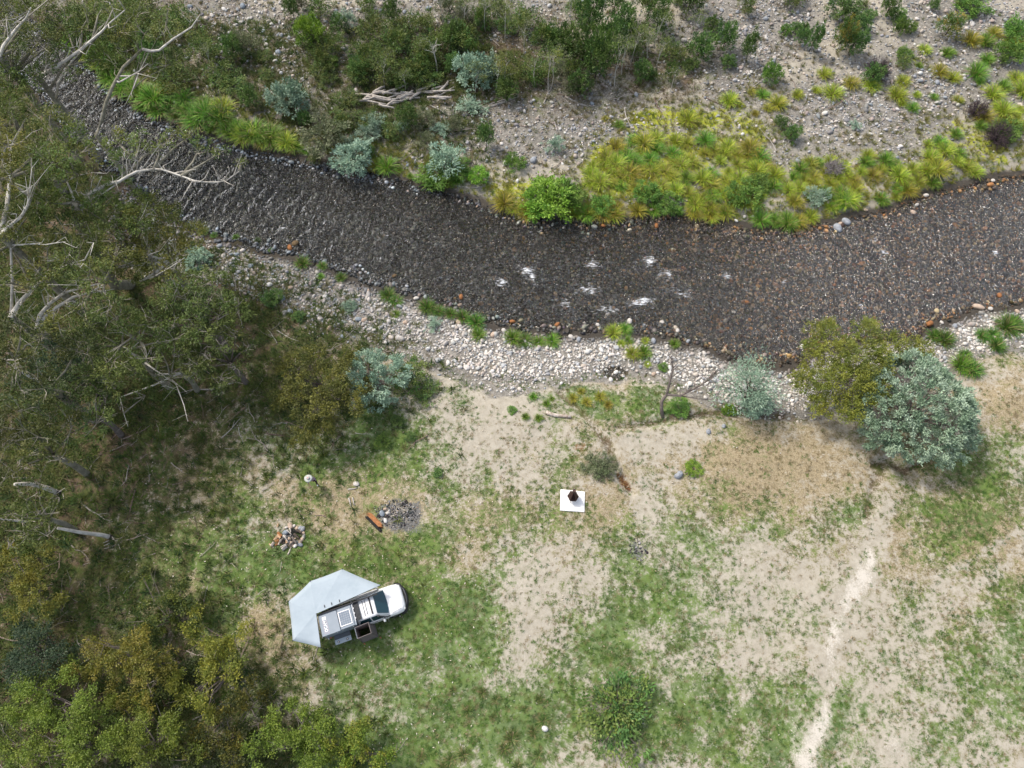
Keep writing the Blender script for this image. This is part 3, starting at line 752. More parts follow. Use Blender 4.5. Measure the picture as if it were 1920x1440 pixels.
def proto(kind, seed):
    """Unit shrubs: radius about 1 m, height about 1.6 m.  Returns (stem mesh, crown mesh, bark, leaf material)."""
    if kind == 'silver':
        cm, c = crown_dome(seed, 1.0, 1.6, 110, 34, .15, .07, SILVER, .085, .2, -.35, .22, .3)
        return stem_mesh(seed, c, .05, 12), cm, M_BARK_GREY, M_LEAF_S
    if kind == 'loosesilver':
        cm, c = crown_dome(seed, .9, 1.5, 60, 26, .17, .06, SILVER, .11, .35, -.3, .25, .5)
        return stem_mesh(seed, c, .045, 16), cm, M_BARK_GREY, M_LEAF_S
    if kind == 'dark':
        cm, c = crown_dome(seed, .85, 1.9, 90, 30, .15, .065, DARK, .09, .2, -.4, .3, .35)
        return stem_mesh(seed, c, .045, 10), cm, M_BARK_DARK, M_LEAF
    if kind == 'olive':
        cm, c = crown_dome(seed, 1.0, 1.6, 75, 26, .16, .06, OLIVE + DARK[:2], .12, .35, -.35, .3, .5)
        return stem_mesh(seed, c, .04, 16), cm, M_BARK_GREY, M_LEAF
    if kind == 'lime':
        cm, c = crown_dome(seed, .95, 1.6, 95, 30, .16, .07, LIME, .1, .22, -.4, .25, .3)
        return stem_mesh(seed, c, .04, 8), cm, M_BARK_DARK, M_LEAF
    if kind == 'green':
        cm, c = crown_dome(seed, 1.0, 1.5, 95, 28, .16, .07, GREEN_, .1, .25, -.4, .28, .35)
        return stem_mesh(seed, c, .04, 8), cm, M_BARK_DARK, M_LEAF
    if kind == 'greyolive':
        cm, c = crown_dome(seed, 1.0, 1.5, 85, 30, .14, .06, GREYOL, .1, .28, -.35, .25, .35)
        return stem_mesh(seed, c, .045, 12), cm, M_BARK_GREY, M_LEAF
    if kind == 'orange':
        cm, c = crown_dome(seed, .8, 1.9, 80, 28, .16, .06, ORANGE + DARK, .1, .25, -.35, .28, .4)
        return stem_mesh(seed, c, .04, 10), cm, M_BARK_DARK, M_LEAF
PROTO = {k: [proto(k, 300 + 10 * i + j) for j in range(3)] for i, k in enumerate(('silver', 'loosesilver', 'dark', 'olive', 'lime', 'green', 'greyolive', 'orange'))}
for pl in PROTO.values():
    for tm, cm, tb, lm in pl: tm.materials.append(tb); cm.materials.append(lm)
LOOK = {'silver': 'silvery blue green wattle shrub', 'loosesilver': 'thin silvery wattle shrub', 'dark': 'dense dark green shrub', 'olive': 'loose olive shrub', 'lime': 'bright green leafy shrub', 'green': 'mid green leafy shrub', 'greyolive': 'pale grey green shrub', 'orange': 'dark shrub with orange brown tips'}
_turn = random.Random(3)
def shrub(u, v, kind, r, h, where, lab=None, group='shrubs on the far bank'):
    p = G(u, v); tm, cm, tb, lm = PROTO[kind][_turn.randrange(3)]
    e = empty('shrub', p, _turn.uniform(0, 6.28)); e.scale = (r, r, h / 1.6)
    obj('stem', tm, e); obj('foliage', cm, e)
    size = 'small ' if r < .75 else ('large ' if r > 1.5 else '')
    tag(e, lab or (size + LOOK[kind] + ' ' + where), 'shrub', group)
    return e

def place_far(u, v):
    if v > 255 and u < 1000: return 'on the far bank close to the water'
    if u < 620: return 'on the far gravel left of the driftwood pile'
    if u < 700 : return 'left of the driftwood pile'
    if u < 860: return 'behind the driftwood pile' if v < 165 else 'below the driftwood pile'
    if u < 1080: return 'in the scrub right of the driftwood pile'
    if u < 1300: return 'among the thin saplings at the top'
    if u < 1480: return 'right of the thin saplings'
    return 'on the far gravel at the upper right'
FARLIST = [(590, 85, 'lime', 1.25, 3.0), (632, 98, 'olive', 1.0, 1.8), (618, 124, 'green', .8, .9), (652, 48, 'loosesilver', 1.0, 1.6), (548, 205, 'silver', 1.5, 2.6), (573, 232, 'dark', .6, 1.1), (612, 265, 'greyolive', 1.9, 2.2), (665, 312, 'silver', 1.55, 2.0),
           (835, 318, 'loosesilver', 1.6, 2.4), (818, 335, 'green', 1.4, 1.2), (860, 322, 'green', 1.0, .9), (912, 276, 'dark', .75, 2.2), (1041, 282, 'loosesilver', .8, 1.2), (965, 312, 'green', .8, 1.0), (898, 335, 'lime', .8, .9), (890, 155, 'silver', 1.5, 2.6), (918, 145, 'loosesilver', 1.2, 2.2), (950, 185, 'dark', 1.05, 1.8), (1085, 175, 'dark', 1.05, 1.8), (812, 195, 'silver', .9, 1.3),
           (765, 238, 'dark', 1.0, 1.9), (735, 252, 'olive', .9, 1.0), (706, 245, 'loosesilver', 1.1, 1.4), (885, 205, 'loosesilver', 1.2, .9), (770, 150, 'olive', 1.3, 2.2), (800, 120, 'olive', 1.2, 2.4), (720, 150, 'olive', 1.4, 2.6), (690, 120, 'olive', 1.2, 2.2), (745, 100, 'olive', 1.4, 2.6), (860, 90, 'olive', 1.3, 2.0), (848, 132, 'dark', .9, 1.4), (782, 158, 'dark', .8, 1.2), (930, 150, 'olive', 1.0, 1.4), (700, 70, 'olive', 1.3, 2.2), (790, 60, 'olive', 1.2, 2.0), (672, 150, 'olive', 1.0, 1.5), (655, 195, 'olive', 1.0, 1.3), (740, 45, 'dark', .9, 2.2), (680, 180, 'dark', .8, 1.1),
           (476, 198, 'dark', .95, 1.7), (440, 112, 'dark', 1.1, 2.2), (418, 150, 'olive', 1.3, 1.4), (392, 110, 'olive', 1.3, 2.2), (440, 170, 'olive', 1.1, 1.0), (498, 112, 'olive', .7, .7), (500, 145, 'olive', .6, .6), (615, 155, 'olive', .8, .8), (330, 160, 'olive', 1.5, 2.0), (300, 120, 'dark', 1.4, 2.4), (240, 80, 'olive', 1.8, 3.0), (200, 120, 'green', 1.5, 2.0), (270, 40, 'olive', 1.8, 3.0), (170, 60, 'green', 1.6, 2.2), (340, 60, 'olive', 1.4, 2.4),
           (1115, 150, 'dark', 1.4, 4.2), (1090, 130, 'dark', 1.4, 4.0), (1140, 120, 'dark', 1.4, 3.6), (1060, 110, 'dark', 1.2, 3.0), (1100, 70, 'dark', 1.4, 3.8), (1165, 80, 'dark', 1.3, 3.2), (1020, 90, 'olive', 1.4, 2.6), (985, 60, 'olive', 1.3, 2.4), (1010, 150, 'olive', 1.1, 1.6), (1050, 150, 'greyolive', 1.0, 2.0), (1200, 150, 'dark', 1.0, 1.6), (1190, 100, 'olive', 1.3, 2.6), (1230, 60, 'dark', 1.2, 3.0), (1290, 20, 'dark', 1.6, 2.6), (1215, 30, 'olive', 1.3, 3.0), (1150, 30, 'dark', 1.2, 3.4),
           (1310, 108, 'dark', 1.25, 2.0), (1355, 92, 'dark', 1.1, 2.2), (1398, 114, 'dark', .72, 2.6), (1363, 124, 'dark', .75, .9), (1443, 152, 'green', .85, 1.8), (1335, 60, 'dark', .9, 1.2), (1256, 150, 'dark', .6, 1.6), (1222, 150, 'dark', .5, .9), (1260, 110, 'olive', 1.2, 1.6), (1290, 130, 'dark', .8, 1.0),
           (1517, 97, 'dark', .7, 2.4), (1500, 80, 'dark', .7, 1.2), (1568, 98, 'orange', .95, 3.0), (1592, 98, 'dark', 1.2, 1.9), (1660, 30, 'dark', .85, 1.8), (1683, 62, 'green', .6, 1.5), (1575, 30, 'dark', 1.6, 1.6), (1610, 55, 'dark', 1.0, 1.2), (1748, 18, 'dark', .55, .9), (1815, 16, 'green', 1.5, 1.0), (1395, 25, 'olive', .9, 1.8), (1480, 8, 'olive', 1.2, 1.6), (1772, 66, 'orange', 1.2, 1.8), (1630, 150, 'dark', 1.0, 1.4), (1905, 70, 'green', 1.4, 1.4), (1885, 110, 'green', 1.2, 1.5),
           (1035, 385, 'lime', 1.9, 2.0), (1010, 395, 'lime', 1.2, 1.3), (1060, 372, 'green', 1.3, 1.4), (1130, 390, 'green', .9, .9), (1210, 365, 'green', .95, 1.0), (1250, 385, 'green', 1.0, .9), (1395, 372, 'green', 1.3, 1.2), (1420, 350, 'green', .9, .9), (1530, 375, 'loosesilver', 1.0, 1.0), (1480, 258, 'dark', .8, 1.1), (1460, 238, 'dark', .6, .9), (1600, 240, 'loosesilver', .5, .6), (1880, 250, 'green', 1.2, 1.0)]
_fr = random.Random(77)
for _ in range(46):
    FARLIST.append((_fr.gauss(860, 150), _fr.uniform(15, 175), _fr.choice(['olive', 'olive', 'dark', 'greyolive', 'olive']), _fr.uniform(.6, 1.15), _fr.uniform(.8, 2.2)))
for _ in range(16):
    FARLIST.append((_fr.uniform(560, 860), _fr.uniform(215, 300), _fr.choice(['olive', 'dark', 'greyolive', 'loosesilver']), _fr.uniform(.5, 1.0), _fr.uniform(.5, 1.3)))
for _ in range(12):
    FARLIST.append((_fr.uniform(1250, 1920), _fr.uniform(5, 130), _fr.choice(['olive', 'dark', 'green']), _fr.uniform(.4, .8), _fr.uniform(.5, 1.0)))
for u, v, k, r, h in [f_ for f_ in FARLIST if not (655 < f_[0] < 880 and 165 < f_[1] < 222)]: shrub(u, v, k, r, h, place_far(u, v))
NEARLIST = [(512, 565, 'dark', .85, .9, 'on the stones of the near bar'), (655, 578, 'silver', .55, .35, 'on the stones of the near bar'), (815, 610, 'loosesilver', .6, .45, 'on the stones of the near bar'), (375, 492, 'silver', .9, 1.0, 'at the left end of the near bar'), (560, 596, 'dark', .5, .4, 'on the stones of the near bar'),
            (1414, 762, 'silver', .95, 1.3, 'beside the thin silver wattle tree'), (1366, 772, 'lime', .45, .5, 'at the foot of the dead tree'), (1272, 765, 'green', .7, .35, 'at the foot of the dead tree'), (772, 712, 'olive', 1.2, 1.4, 'right of the round silver wattle'), (800, 735, 'olive', .9, .6, 'right of the round silver wattle'), (1118, 872, 'greyolive', .9, .7, 'beside the washed out gully'), (1140, 880, 'greyolive', .7, .5, 'beside the washed out gully'), (745, 790, 'dark', .5, .4, 'below the round silver wattle'), (718, 830, 'green', .5, .35, 'below the round silver wattle'), (770, 820, 'dark', .4, .3, 'below the round silver wattle'), (1243, 690, 'green', .35, .3, 'by the small pool on the near bar'), (820, 888, 'dark', .35, .25, 'below the round silver wattle'), (1300, 880, 'lime', .55, .3, 'beside the grey rock on the sand'), (960, 770, 'green', .3, .2, 'beside the bleached log')]
for u, v, k, r, h, wh in NEARLIST: shrub(u, v, k, r, h, wh, None, 'shrubs on the near side')
e = shrub(1158, 1335, 'olive', 2.0, 1.3, '', 'dark rounded bush standing alone on the lower grass', 'shrubs on the near side')
shrub(1168, 1328, 'olive', 1.1, .9, '', 'denser dark bush in the middle of the lower grass', 'shrubs on the near side')

# dead, twiggy shrubs
M_PURPLE = mat_plain('dead_twigs_purple', (.095, .07, .075), (.06, .045, .05), 5, .9, .1)
M_GREYTW = mat_plain('dead_twigs_grey', (.30, .27, .27), (.2, .175, .175), 5, .9, .1)
def dead_shrub(u, v, r, h, mat, lab, seed):
    g = random.Random(seed); m = MB(); e = empty('dead_shrub', G(u, v))
    st = MB()
    for k in range(int(55 + 40 * r)):
        d = Vector((g.gauss(0, 1), g.gauss(0, 1), abs(g.gauss(.6, .5)))).normalized()
        q = Vector((d.x * r, d.y * r, d.z * h * 1.1 + .05)) * g.uniform(.75, 1.05)
        mid = q * .5 + Vector((g.uniform(-.1, .1), g.uniform(-.1, .1), .08))
        (st if k < 10 else m).tube([(0, 0, 0), mid, q], [.025, .016, .008], 4, False)
        for j in range(9):
            s = mid.lerp(q, g.uniform(.1, 1)); ee = s + Vector((g.gauss(0, 1), g.gauss(0, 1), g.gauss(.4, .8))) * .16 * r
            m.tube([s, ee], [.012, .007], 3, False)
    st.build('stem', mat, e); m.build('twigs', mat, e)
    tag(e, lab, 'shrub', 'dead leafless shrubs')
dead_shrub(1640, 142, 1.35, 1.7, M_PURPLE, 'dark purple brown leafless shrub at the upper right gravel', 1)
dead_shrub(1826, 214, 1.05, 1.4, M_PURPLE, 'smaller of two dark purple leafless shrubs near the right edge', 2)
dead_shrub(1864, 264, 1.4, 1.7, M_PURPLE, 'larger of two dark purple leafless shrubs near the right edge', 3)
dead_shrub(1560, 322, 1.0, 1.1, M_GREYTW, 'pale grey leafless shrub among the bright tussocks', 4)

# tussocks
def tussock_mesh(seed, nb, cols, hgt=.75, spr=.75, wid=.05, lean=0.0, name='blades'):
    r = np.random.default_rng(seed); V = []; F = []; T = []
    cols = np.array(cols)
    for k in range(nb):
        an = r.uniform(0, 6.28); rr = r.uniform(0, .32); b0 = np.array([math.cos(an) * rr, math.sin(an) * rr, 0])
        d = r.uniform(.15, 1.05) ** .8; L = hgt * r.uniform(.7, 1.15); an2 = an + r.normal(0, .45)
        out = np.array([math.cos(an2) + lean, math.sin(an2) - lean * .4, 0]); side = np.array([-out[1], out[0], 0]) * wid * .5
        base = len(V)
        for i in range(4):
            q = i / 3
            p = b0 + out * (spr * d * q ** 1.3) + np.array([0, 0, L * (q * 1.15 - .75 * d * q * q)])
            ww = (1, 1, .7, .12)[i]; V += [p - side * ww, p + side * ww]
        c = cols[r.integers(0, len(cols))] * r.uniform(.95, 1.9) if r.random() > .14 else np.array((.34, .28, .13)) * r.uniform(.7, 1.2)
        for i in range(3): F.append((base + 2 * i, base + 2 * i + 1, base + 2 * i + 3, base + 2 * i + 2)); T.append((*c, 1))
    return np_mesh(name, np.array(V), np.array(F), False, {'tint': ('FLOAT_COLOR', 'FACE', np.array(T))})
TUSCOL = {'rust': [(.26, .12, .045), (.20, .10, .04), (.30, .16, .07), (.14, .10, .04)], 'lime': [(.20, .27, .022), (.26, .31, .03), (.15, .22, .02), (.32, .32, .05)], 'green': [(.085, .19, .02), (.12, .24, .025), (.065, .145, .016), (.16, .26, .035)],
          'deep': [(.05, .125, .016), (.07, .16, .02), (.035, .09, .012), (.10, .19, .025)], 'gold': [(.27, .25, .03), (.33, .28, .045), (.20, .21, .025), (.16, .20, .02)], 'spiky': [(.06, .10, .02), (.09, .13, .03), (.045, .08, .018)]}
M_THATCH = mat_plain('dead_thatch', (.30, .24, .12), (.18, .14, .07), 20, .9, .1)
TUS = {}
for i, (k, cl) in enumerate(TUSCOL.items()):
    TUS[k] = []
    for j in range(3):
        m = tussock_mesh(500 + i * 10 + j, 270 if k != 'spiky' else 110, cl, .66 if k != 'spiky' else .34, .78 if k != 'spiky' else .55, .03); m.materials.append(M_LEAF)
        th = blade_tuft('thatch', 34, .16, .7, .035, 600 + i * 10 + j, 2, .6); th.materials.append(M_THATCH)
        TUS[k].append((m, th))
_tt = random.Random(11)
TLOOK = {'rust': 'rust brown dead fern clump', 'lime': 'bright lime green tussock', 'green': 'fresh green tussock', 'deep': 'deep green sedge tussock', 'gold': 'yellow green tussock', 'spiky': 'dark spiky tussock'}
def tussock(p, k, s, where, group):
    m, th = TUS[k][_tt.randrange(3)]
    e = empty('tussock', p, _tt.uniform(0, 6.28)); s *= _tt.uniform(.75, 1.25); e.scale = (s, s, s * _tt.uniform(.8, 1.1))
    obj('blades', m, e); obj('thatch', th, e)
    tag(e, TLOOK[k] + ' ' + where, 'tussock', group)
gN = 'sedge tussocks along the near bar'
for u, v, k, s in [(568, 496, 'deep', .8), (605, 500, 'deep', .6), (640, 522, 'deep', .65), (602, 520, 'green', .6), (728, 556, 'deep', .95), (742, 566, 'deep', .8), (742, 590, 'green', .75), (803, 578, 'deep', 1.0), (822, 586, 'deep', .8), (845, 590, 'deep', .95), (868, 596, 'deep', .7), (893, 606, 'deep', .95), (897, 630, 'green', .8), (962, 636, 'green', .85), (985, 641, 'deep', .85), (1010, 642, 'green', .8), (1036, 641, 'green', .85), (1150, 626, 'lime', .8), (1172, 620, 'green', .75), (1165, 645, 'lime', .6), (1186, 665, 'lime', .75), (1210, 640, 'lime', .6), (1206, 664, 'green', .8), (1178, 640, 'green', .5), (1264, 646, 'green', .6), (1214, 684, 'lime', .5), (402, 442, 'deep', .5), (382, 436, 'deep', .6), (443, 446, 'deep', .45), (508, 470, 'deep', .4), (484, 452, 'deep', .35)]:
    tussock(G(u, v), k, s, "at the near water's edge", gN)
for u, v, k, s in [(1750, 632, 'deep', 1.15), (1768, 640, 'deep', 1.0), (1840, 632, 'deep', 1.2), (1866, 650, 'deep', 1.25), (1885, 615, 'deep', 1.3), (1900, 606, 'deep', .9), (1800, 686, 'green', 1.2), (1822, 696, 'deep', 1.0), (1860, 630, 'deep', 1.0), (1912, 618, 'deep', .7), (1808, 668, 'deep', 1.0)]:
    tussock(G(u, v), k, s, 'right of the big silver wattle', 'dark sedge tussocks at the right')
gL = 'sedges along the far bank at the left'
LEFT = [(142, 84), (165, 102), (190, 126), (213, 150), (232, 170), (262, 178), (268, 200), (290, 188), (300, 208), (318, 196), (332, 218), (345, 205), (360, 212), (372, 228), (388, 214), (398, 240), (412, 222), (425, 232), (432, 248), (448, 242), (462, 258), (478, 252), (495, 266), (508, 258), (522, 272), (538, 268), (552, 277), (420, 205), (385, 196), (346, 186), (310, 170), (190, 110), (210, 128), (240, 160)]
for u, v in LEFT: tussock(G(u, v + 1), _tt.choice(['lime', 'green', 'green', 'green', 'deep']), _tt.uniform(1.25, 1.75), 'in the dense belt along the far bank', gL)
gF = 'tussocks on the far bank'
for u, v, s in [(727, 316, 1.2), (705, 312, .9), (748, 320, .8), (575, 285, .9), (560, 280, .7), (810, 345, 1.1), (835, 348, 1.0), (770, 332, .6), (855, 340, .8)]:
    tussock(G(u, v), _tt.choice(['lime', 'green']), s, 'below the shrubs on the far bank', gF)
RIGHT = [(1290, 228, 1.5), (1367, 192, 1.25), (1458, 198, 1.25), (1430, 180, .9), (1495, 180, 1.0), (1545, 142, 1.0), (1560, 178, 1.2), (1530, 172, .8), (1595, 160, 1.0), (1632, 164, 1.2), (1680, 182, 1.1), (1692, 156, .9), (1718, 180, .8), (1750, 184, .8), (1732, 96, 1.2), (1775, 102, 1.1), (1760, 138, 1.3), (1785, 150, 1.1), (1722, 125, .7), (1818, 80, 1.3), (1845, 82, 1.3), (1862, 66, 1.0), (1828, 140, 1.3), (1850, 115, 1.0), (1900, 60, 1.3), (1898, 90, 1.3), (1905, 150, 1.4), (1880, 165, 1.4), (1860, 180, 1.3), (1835, 155, .8), (1915, 175, 1.3), (1710, 205, .7), (1690, 195, .6), (1795, 190, .9), (1870, 205, 1.0), (1440, 205, .7), (1410, 175, .7), (1388, 200, .6), (1160, 235, .6), (1135, 225, .6), (1415, 215, .7)]
for u, v, s in RIGHT: tussock(G(u, v), _tt.choice(['lime', 'lime', 'gold', 'green']), s * 1.05, 'on the upper right gravel', gF)
belt = []
while len(belt) < 150:
    u = _tt.uniform(1105, 1935)
    top = np.interp(u, [1105, 1200, 1330, 1450, 1560, 1700, 1800, 1935], [280, 262, 265, 290, 305, 285, 220, 200]); bot = np.interp(u, [1105, 1150, 1370, 1430, 1500, 1580, 1720, 1850, 1935], [400, 402, 402, 415, 415, 395, 355, 325, 312])
    v = _tt.uniform(top, bot); q = P(u, v, -.5)
    hole = min(2 * float(fbm(np.array([q[0]]), np.array([q[1]]), 3.5, 77)[0]) + .1, math.hypot((u - 1465) / 38, (v - 300) / 26), math.hypot((u - 1675) / 60, (v - 282) / 18))
    if hole < 1 or any((q[0] - b[0]) ** 2 + (q[1] - b[1]) ** 2 < .72 ** 2 for b in belt): continue
    belt.append((q[0], q[1], u, v, bot))
for x_, y_, u, v, bot in belt:
    k = _tt.choice(['lime', 'lime', 'lime', 'gold', 'green']) if bot - v > 14 else _tt.choice(['lime', 'gold', 'green'])
    wh = 'at the far water\'s edge' if bot - v < 22 else ('in the bright belt behind the round lime shrub' if u < 1280 else 'in the middle of the bright far belt' if u < 1500 else 'in the belt above the dark water at right')
    tussock((x_, y_, hz(x_, y_)), k, _tt.uniform(.8, 1.35), wh, gF)
EDGE = [(945, 384), (965, 392), (988, 400), (1078, 402), (1100, 404), (1128, 402), (1150, 402), (1330, 400), (1300, 396), (1360, 398), (1425, 414), (1450, 416), (1475, 420), (1495, 418), (1520, 408), (1270, 396), (1195, 398), (1225, 396)]
for u, v in EDGE: tussock(G(u, v), _tt.choice(['lime', 'gold', 'green']), _tt.uniform(1.0, 1.4), "at the far water's edge", gF)
for u, v in [(930, 1312), (878, 1334), (925, 1345), (850, 1295), (905, 1300), (985, 1330), (1012, 1310), (960, 1385), (845, 1425), (830, 1440), (870, 1415), (1000, 1372), (945, 1405), (1020, 1352), (1248, 1395), (1278, 1352), (970, 1440), (1010, 1415), (790, 1420), (1215, 1415)]:
    tussock(G(u, v), 'spiky', _tt.uniform(.55, .85), 'in the lower grass below the camp', 'spiky tussocks in the lower grass')
for u, v, s in [(1160, 895, .42), (1168, 904, .45), (1176, 913, .42), (1164, 900, .35)]: tussock(G(u, v), 'rust', s, 'in the washed out gully', 'dead ferns in the gully')
for u, v, s in [(1000, 745, .6), (1025, 758, .7), (985, 782, .6), (1010, 785, .6), (1035, 748, .5), (1075, 748, .8), (1100, 755, .8), (1125, 745, .8), (1090, 735, .7), (1140, 760, .6)]:
    tussock(G(u, v), 'gold' if u > 1060 else 'green', s * .8, 'on the sand near the bleached log', 'low grass clumps near the bleached log')
# ------------------------------------------------------------------ trees
def crown_lobes(seed, lobes, per_lobe, per, L, W, cols, spread=.2, zmin=-.1, jit=.25, droop=0.0, thin=.35):
    """lobes: (x, y, z, r, flat).  Sprays over each lobe's upper side, so the crown breaks into light and dark clumps with gaps."""
    g = np.random.default_rng(seed); P_ = []; D_ = []; T_ = []; tips = []
    cols = np.array(cols)
    for (x, y, z, r, fl) in lobes:
        n = max(4, int(per_lobe * r * r))
        d = sphere_dirs(n, g, zmin); k = g.uniform(.55, 1.08, n)
        c = d * np.array([r, r, r * fl]) * k[:, None] + np.array([x, y, z])
        tips += list(c[: max(2, n // 6)])
        base = cols[g.integers(0, len(cols), n)] * (.6) + cols[g.integers(0, len(cols))] * .4
        m = g.integers(int(per * (1 - thin)), int(per * (1 + thin)) + 1, n)
        P_.append(np.repeat(c, m, 0) + g.normal(0, spread, (m.sum(), 3)))
        D_.append(np.repeat(d, m, 0) + g.normal(0, .7, (m.sum(), 3)))
        T_.append(np.repeat(base, m, 0) * g.uniform(1 - jit, 1 + jit, (m.sum(), 1)))
    p = np.concatenate(P_); d = np.concatenate(D_); t = np.clip(np.concatenate(T_), .004, .8); n = len(p)
    return leaf_mesh('crown', p, d, L * g.uniform(.6, 1.3, n), W * g.uniform(.7, 1.3, n), t, droop, seed), tips

def plant_at(name, loc, tm, cm, bark, leaf, lab, cat, group=None):
    e = empty(name, loc)
    obj('trunk', tm, e, bark); obj('crown', cm, e, leaf)
    return tag(e, lab, cat, group)

# round silver wattles and olive tea-trees on the near bank
def wattle(u, v, r, h, seed, lab, cols=SILVER, mat=M_LEAF_S, ncl=105, per=60, L=.17, W=.075, fill=.2, bark=M_BARK_GREY, lump=.16, name='wattle_tree'):
    p = P(u, v, h * .5); z = hz(p[0], p[1])
    n = int(ncl * r * r / 3)
    cm, c = crown_dome(seed, r, h, n, per, L, W, cols, .13, lump, -.35, .22, fill)
    return plant_at(name, (p[0], p[1], z), stem_mesh(seed, c, .06 + .03 * r, 30), cm, bark, mat, lab, 'tree', 'round trees on the near bank')
wattle(707, 712, 1.95, 2.9, 41, 'round silvery blue wattle tree at the edge of the near gravel bar')
wattle(1720, 768, 3.7, 4.6, 42, 'largest silvery green wattle tree, at the right', [(.31, .45, .30), (.39, .53, .37), (.22, .34, .22), (.44, .58, .43), (.27, .40, .265)], ncl=84, per=84, L=.21, W=.085, lump=.13, fill=.12)
g_ = np.random.default_rng(5)
def teatree(u, v, h, lobes_px, seed, lab, cols, per_lobe=44, per=28, L=.14, W=.07, zb=None, name='tea_tree', group='round trees on the near bank', nb=26, bark=M_BARK_GREY, thin=.35):
    """Crown made of leafy lobes whose tops are given as (pixel u, v, height, radius)."""
    q = P(u, v, h * .45); z = hz(q[0], q[1]); lob = []
    g2 = random.Random(seed)
    for (a, b, hh, r) in lobes_px:
        w_ = P(a, b, hh + z)
        for k in range(5):
            an = k * 1.26 + g2.uniform(-.4, .4); rr = r * (.62 if k else 0) * g2.uniform(.7, 1.15)
            lob.append((w_[0] - q[0] + rr * math.cos(an), w_[1] - q[1] + rr * math.sin(an), hh - r * .3 - rr * g2.uniform(0, .7), r * g2.uniform(.34, .52), .7))
    cm, tips = crown_lobes(seed, lob, per_lobe, per, L, W, cols, .12, -.1, .25, 0, thin)
    tips = [t for t in tips if t[2] > .3] or [np.array((0, 0, h))]
    return plant_at(name, (q[0], q[1], z), stem_mesh(seed, tips, .05 + .012 * h, nb), cm, bark, M_LEAF, lab, 'tree', group)
OLY = [(.19, .235, .038), (.25, .275, .04), (.14, .18, .032), (.31, .31, .05), (.11, .14, .03)]
teatree(1600, 690, 4.8, [(1560, 615, 4.4, 1.5), (1640, 620, 4.4, 1.4), (1600, 655, 5, 1.7), (1540, 665, 4, 1.5), (1660, 660, 4.6, 1.5), (1690, 640, 3.8, 1.1), (1510, 710, 3.2, 1.3), (1570, 710, 4.6, 1.6), (1630, 710, 4.8, 1.6), (1540, 755, 3.2, 1.2), (1600, 760, 3.8, 1.4), (1660, 720, 4, 1.3), (1720, 645, 2.6, .9), (1745, 655, 2.2, .8)], 51, 'olive yellow tea tree leaning over the water beside the largest wattle', OLY)
teatree(600, 715, 4.2, [(540, 680, 3.4, 1.3), (590, 665, 3.8, 1.3), (640, 690, 3.8, 1.3), (560, 725, 3.8, 1.3), (615, 735, 4, 1.4), (655, 745, 3.4, 1.2), (580, 785, 3.4, 1.3), (530, 740, 2.8, 1.1), (610, 790, 3, 1.1), (660, 660, 2.8, .9), (690, 720, 2.6, .8), (565, 815, 2.4, .9)], 52, 'olive tea tree left of the round silver wattle', [(.13, .15, .03), (.18, .19, .035), (.10, .12, .026), (.23, .23, .04), (.08, .095, .024)])
# slender silver wattle with bare lower stems
q = G(1392, 752)
cm, c = crown_dome(61, 1.75, 3.4, 300, 14, .2, .055, SILVER, .2, .32, -.4, .25, .5)
me = cm; co = np.empty(len(me.vertices) * 3, np.float32); me.vertices.foreach_get('co', co); co = co.reshape(-1, 3); co[:, 2] += 1.1; co[:, 0] -= .3; me.vertices.foreach_set('co', co.ravel())
c = c + np.array([-.3, 0, 1.1])
plant_at('wattle_tree', q, stem_mesh(61, c, .08, 26, .3), cm, M_BARK_DARK, M_LEAF_S, 'slender silver wattle with bare dark stems between the dead tree and tea tree', 'tree', 'round trees on the near bank')
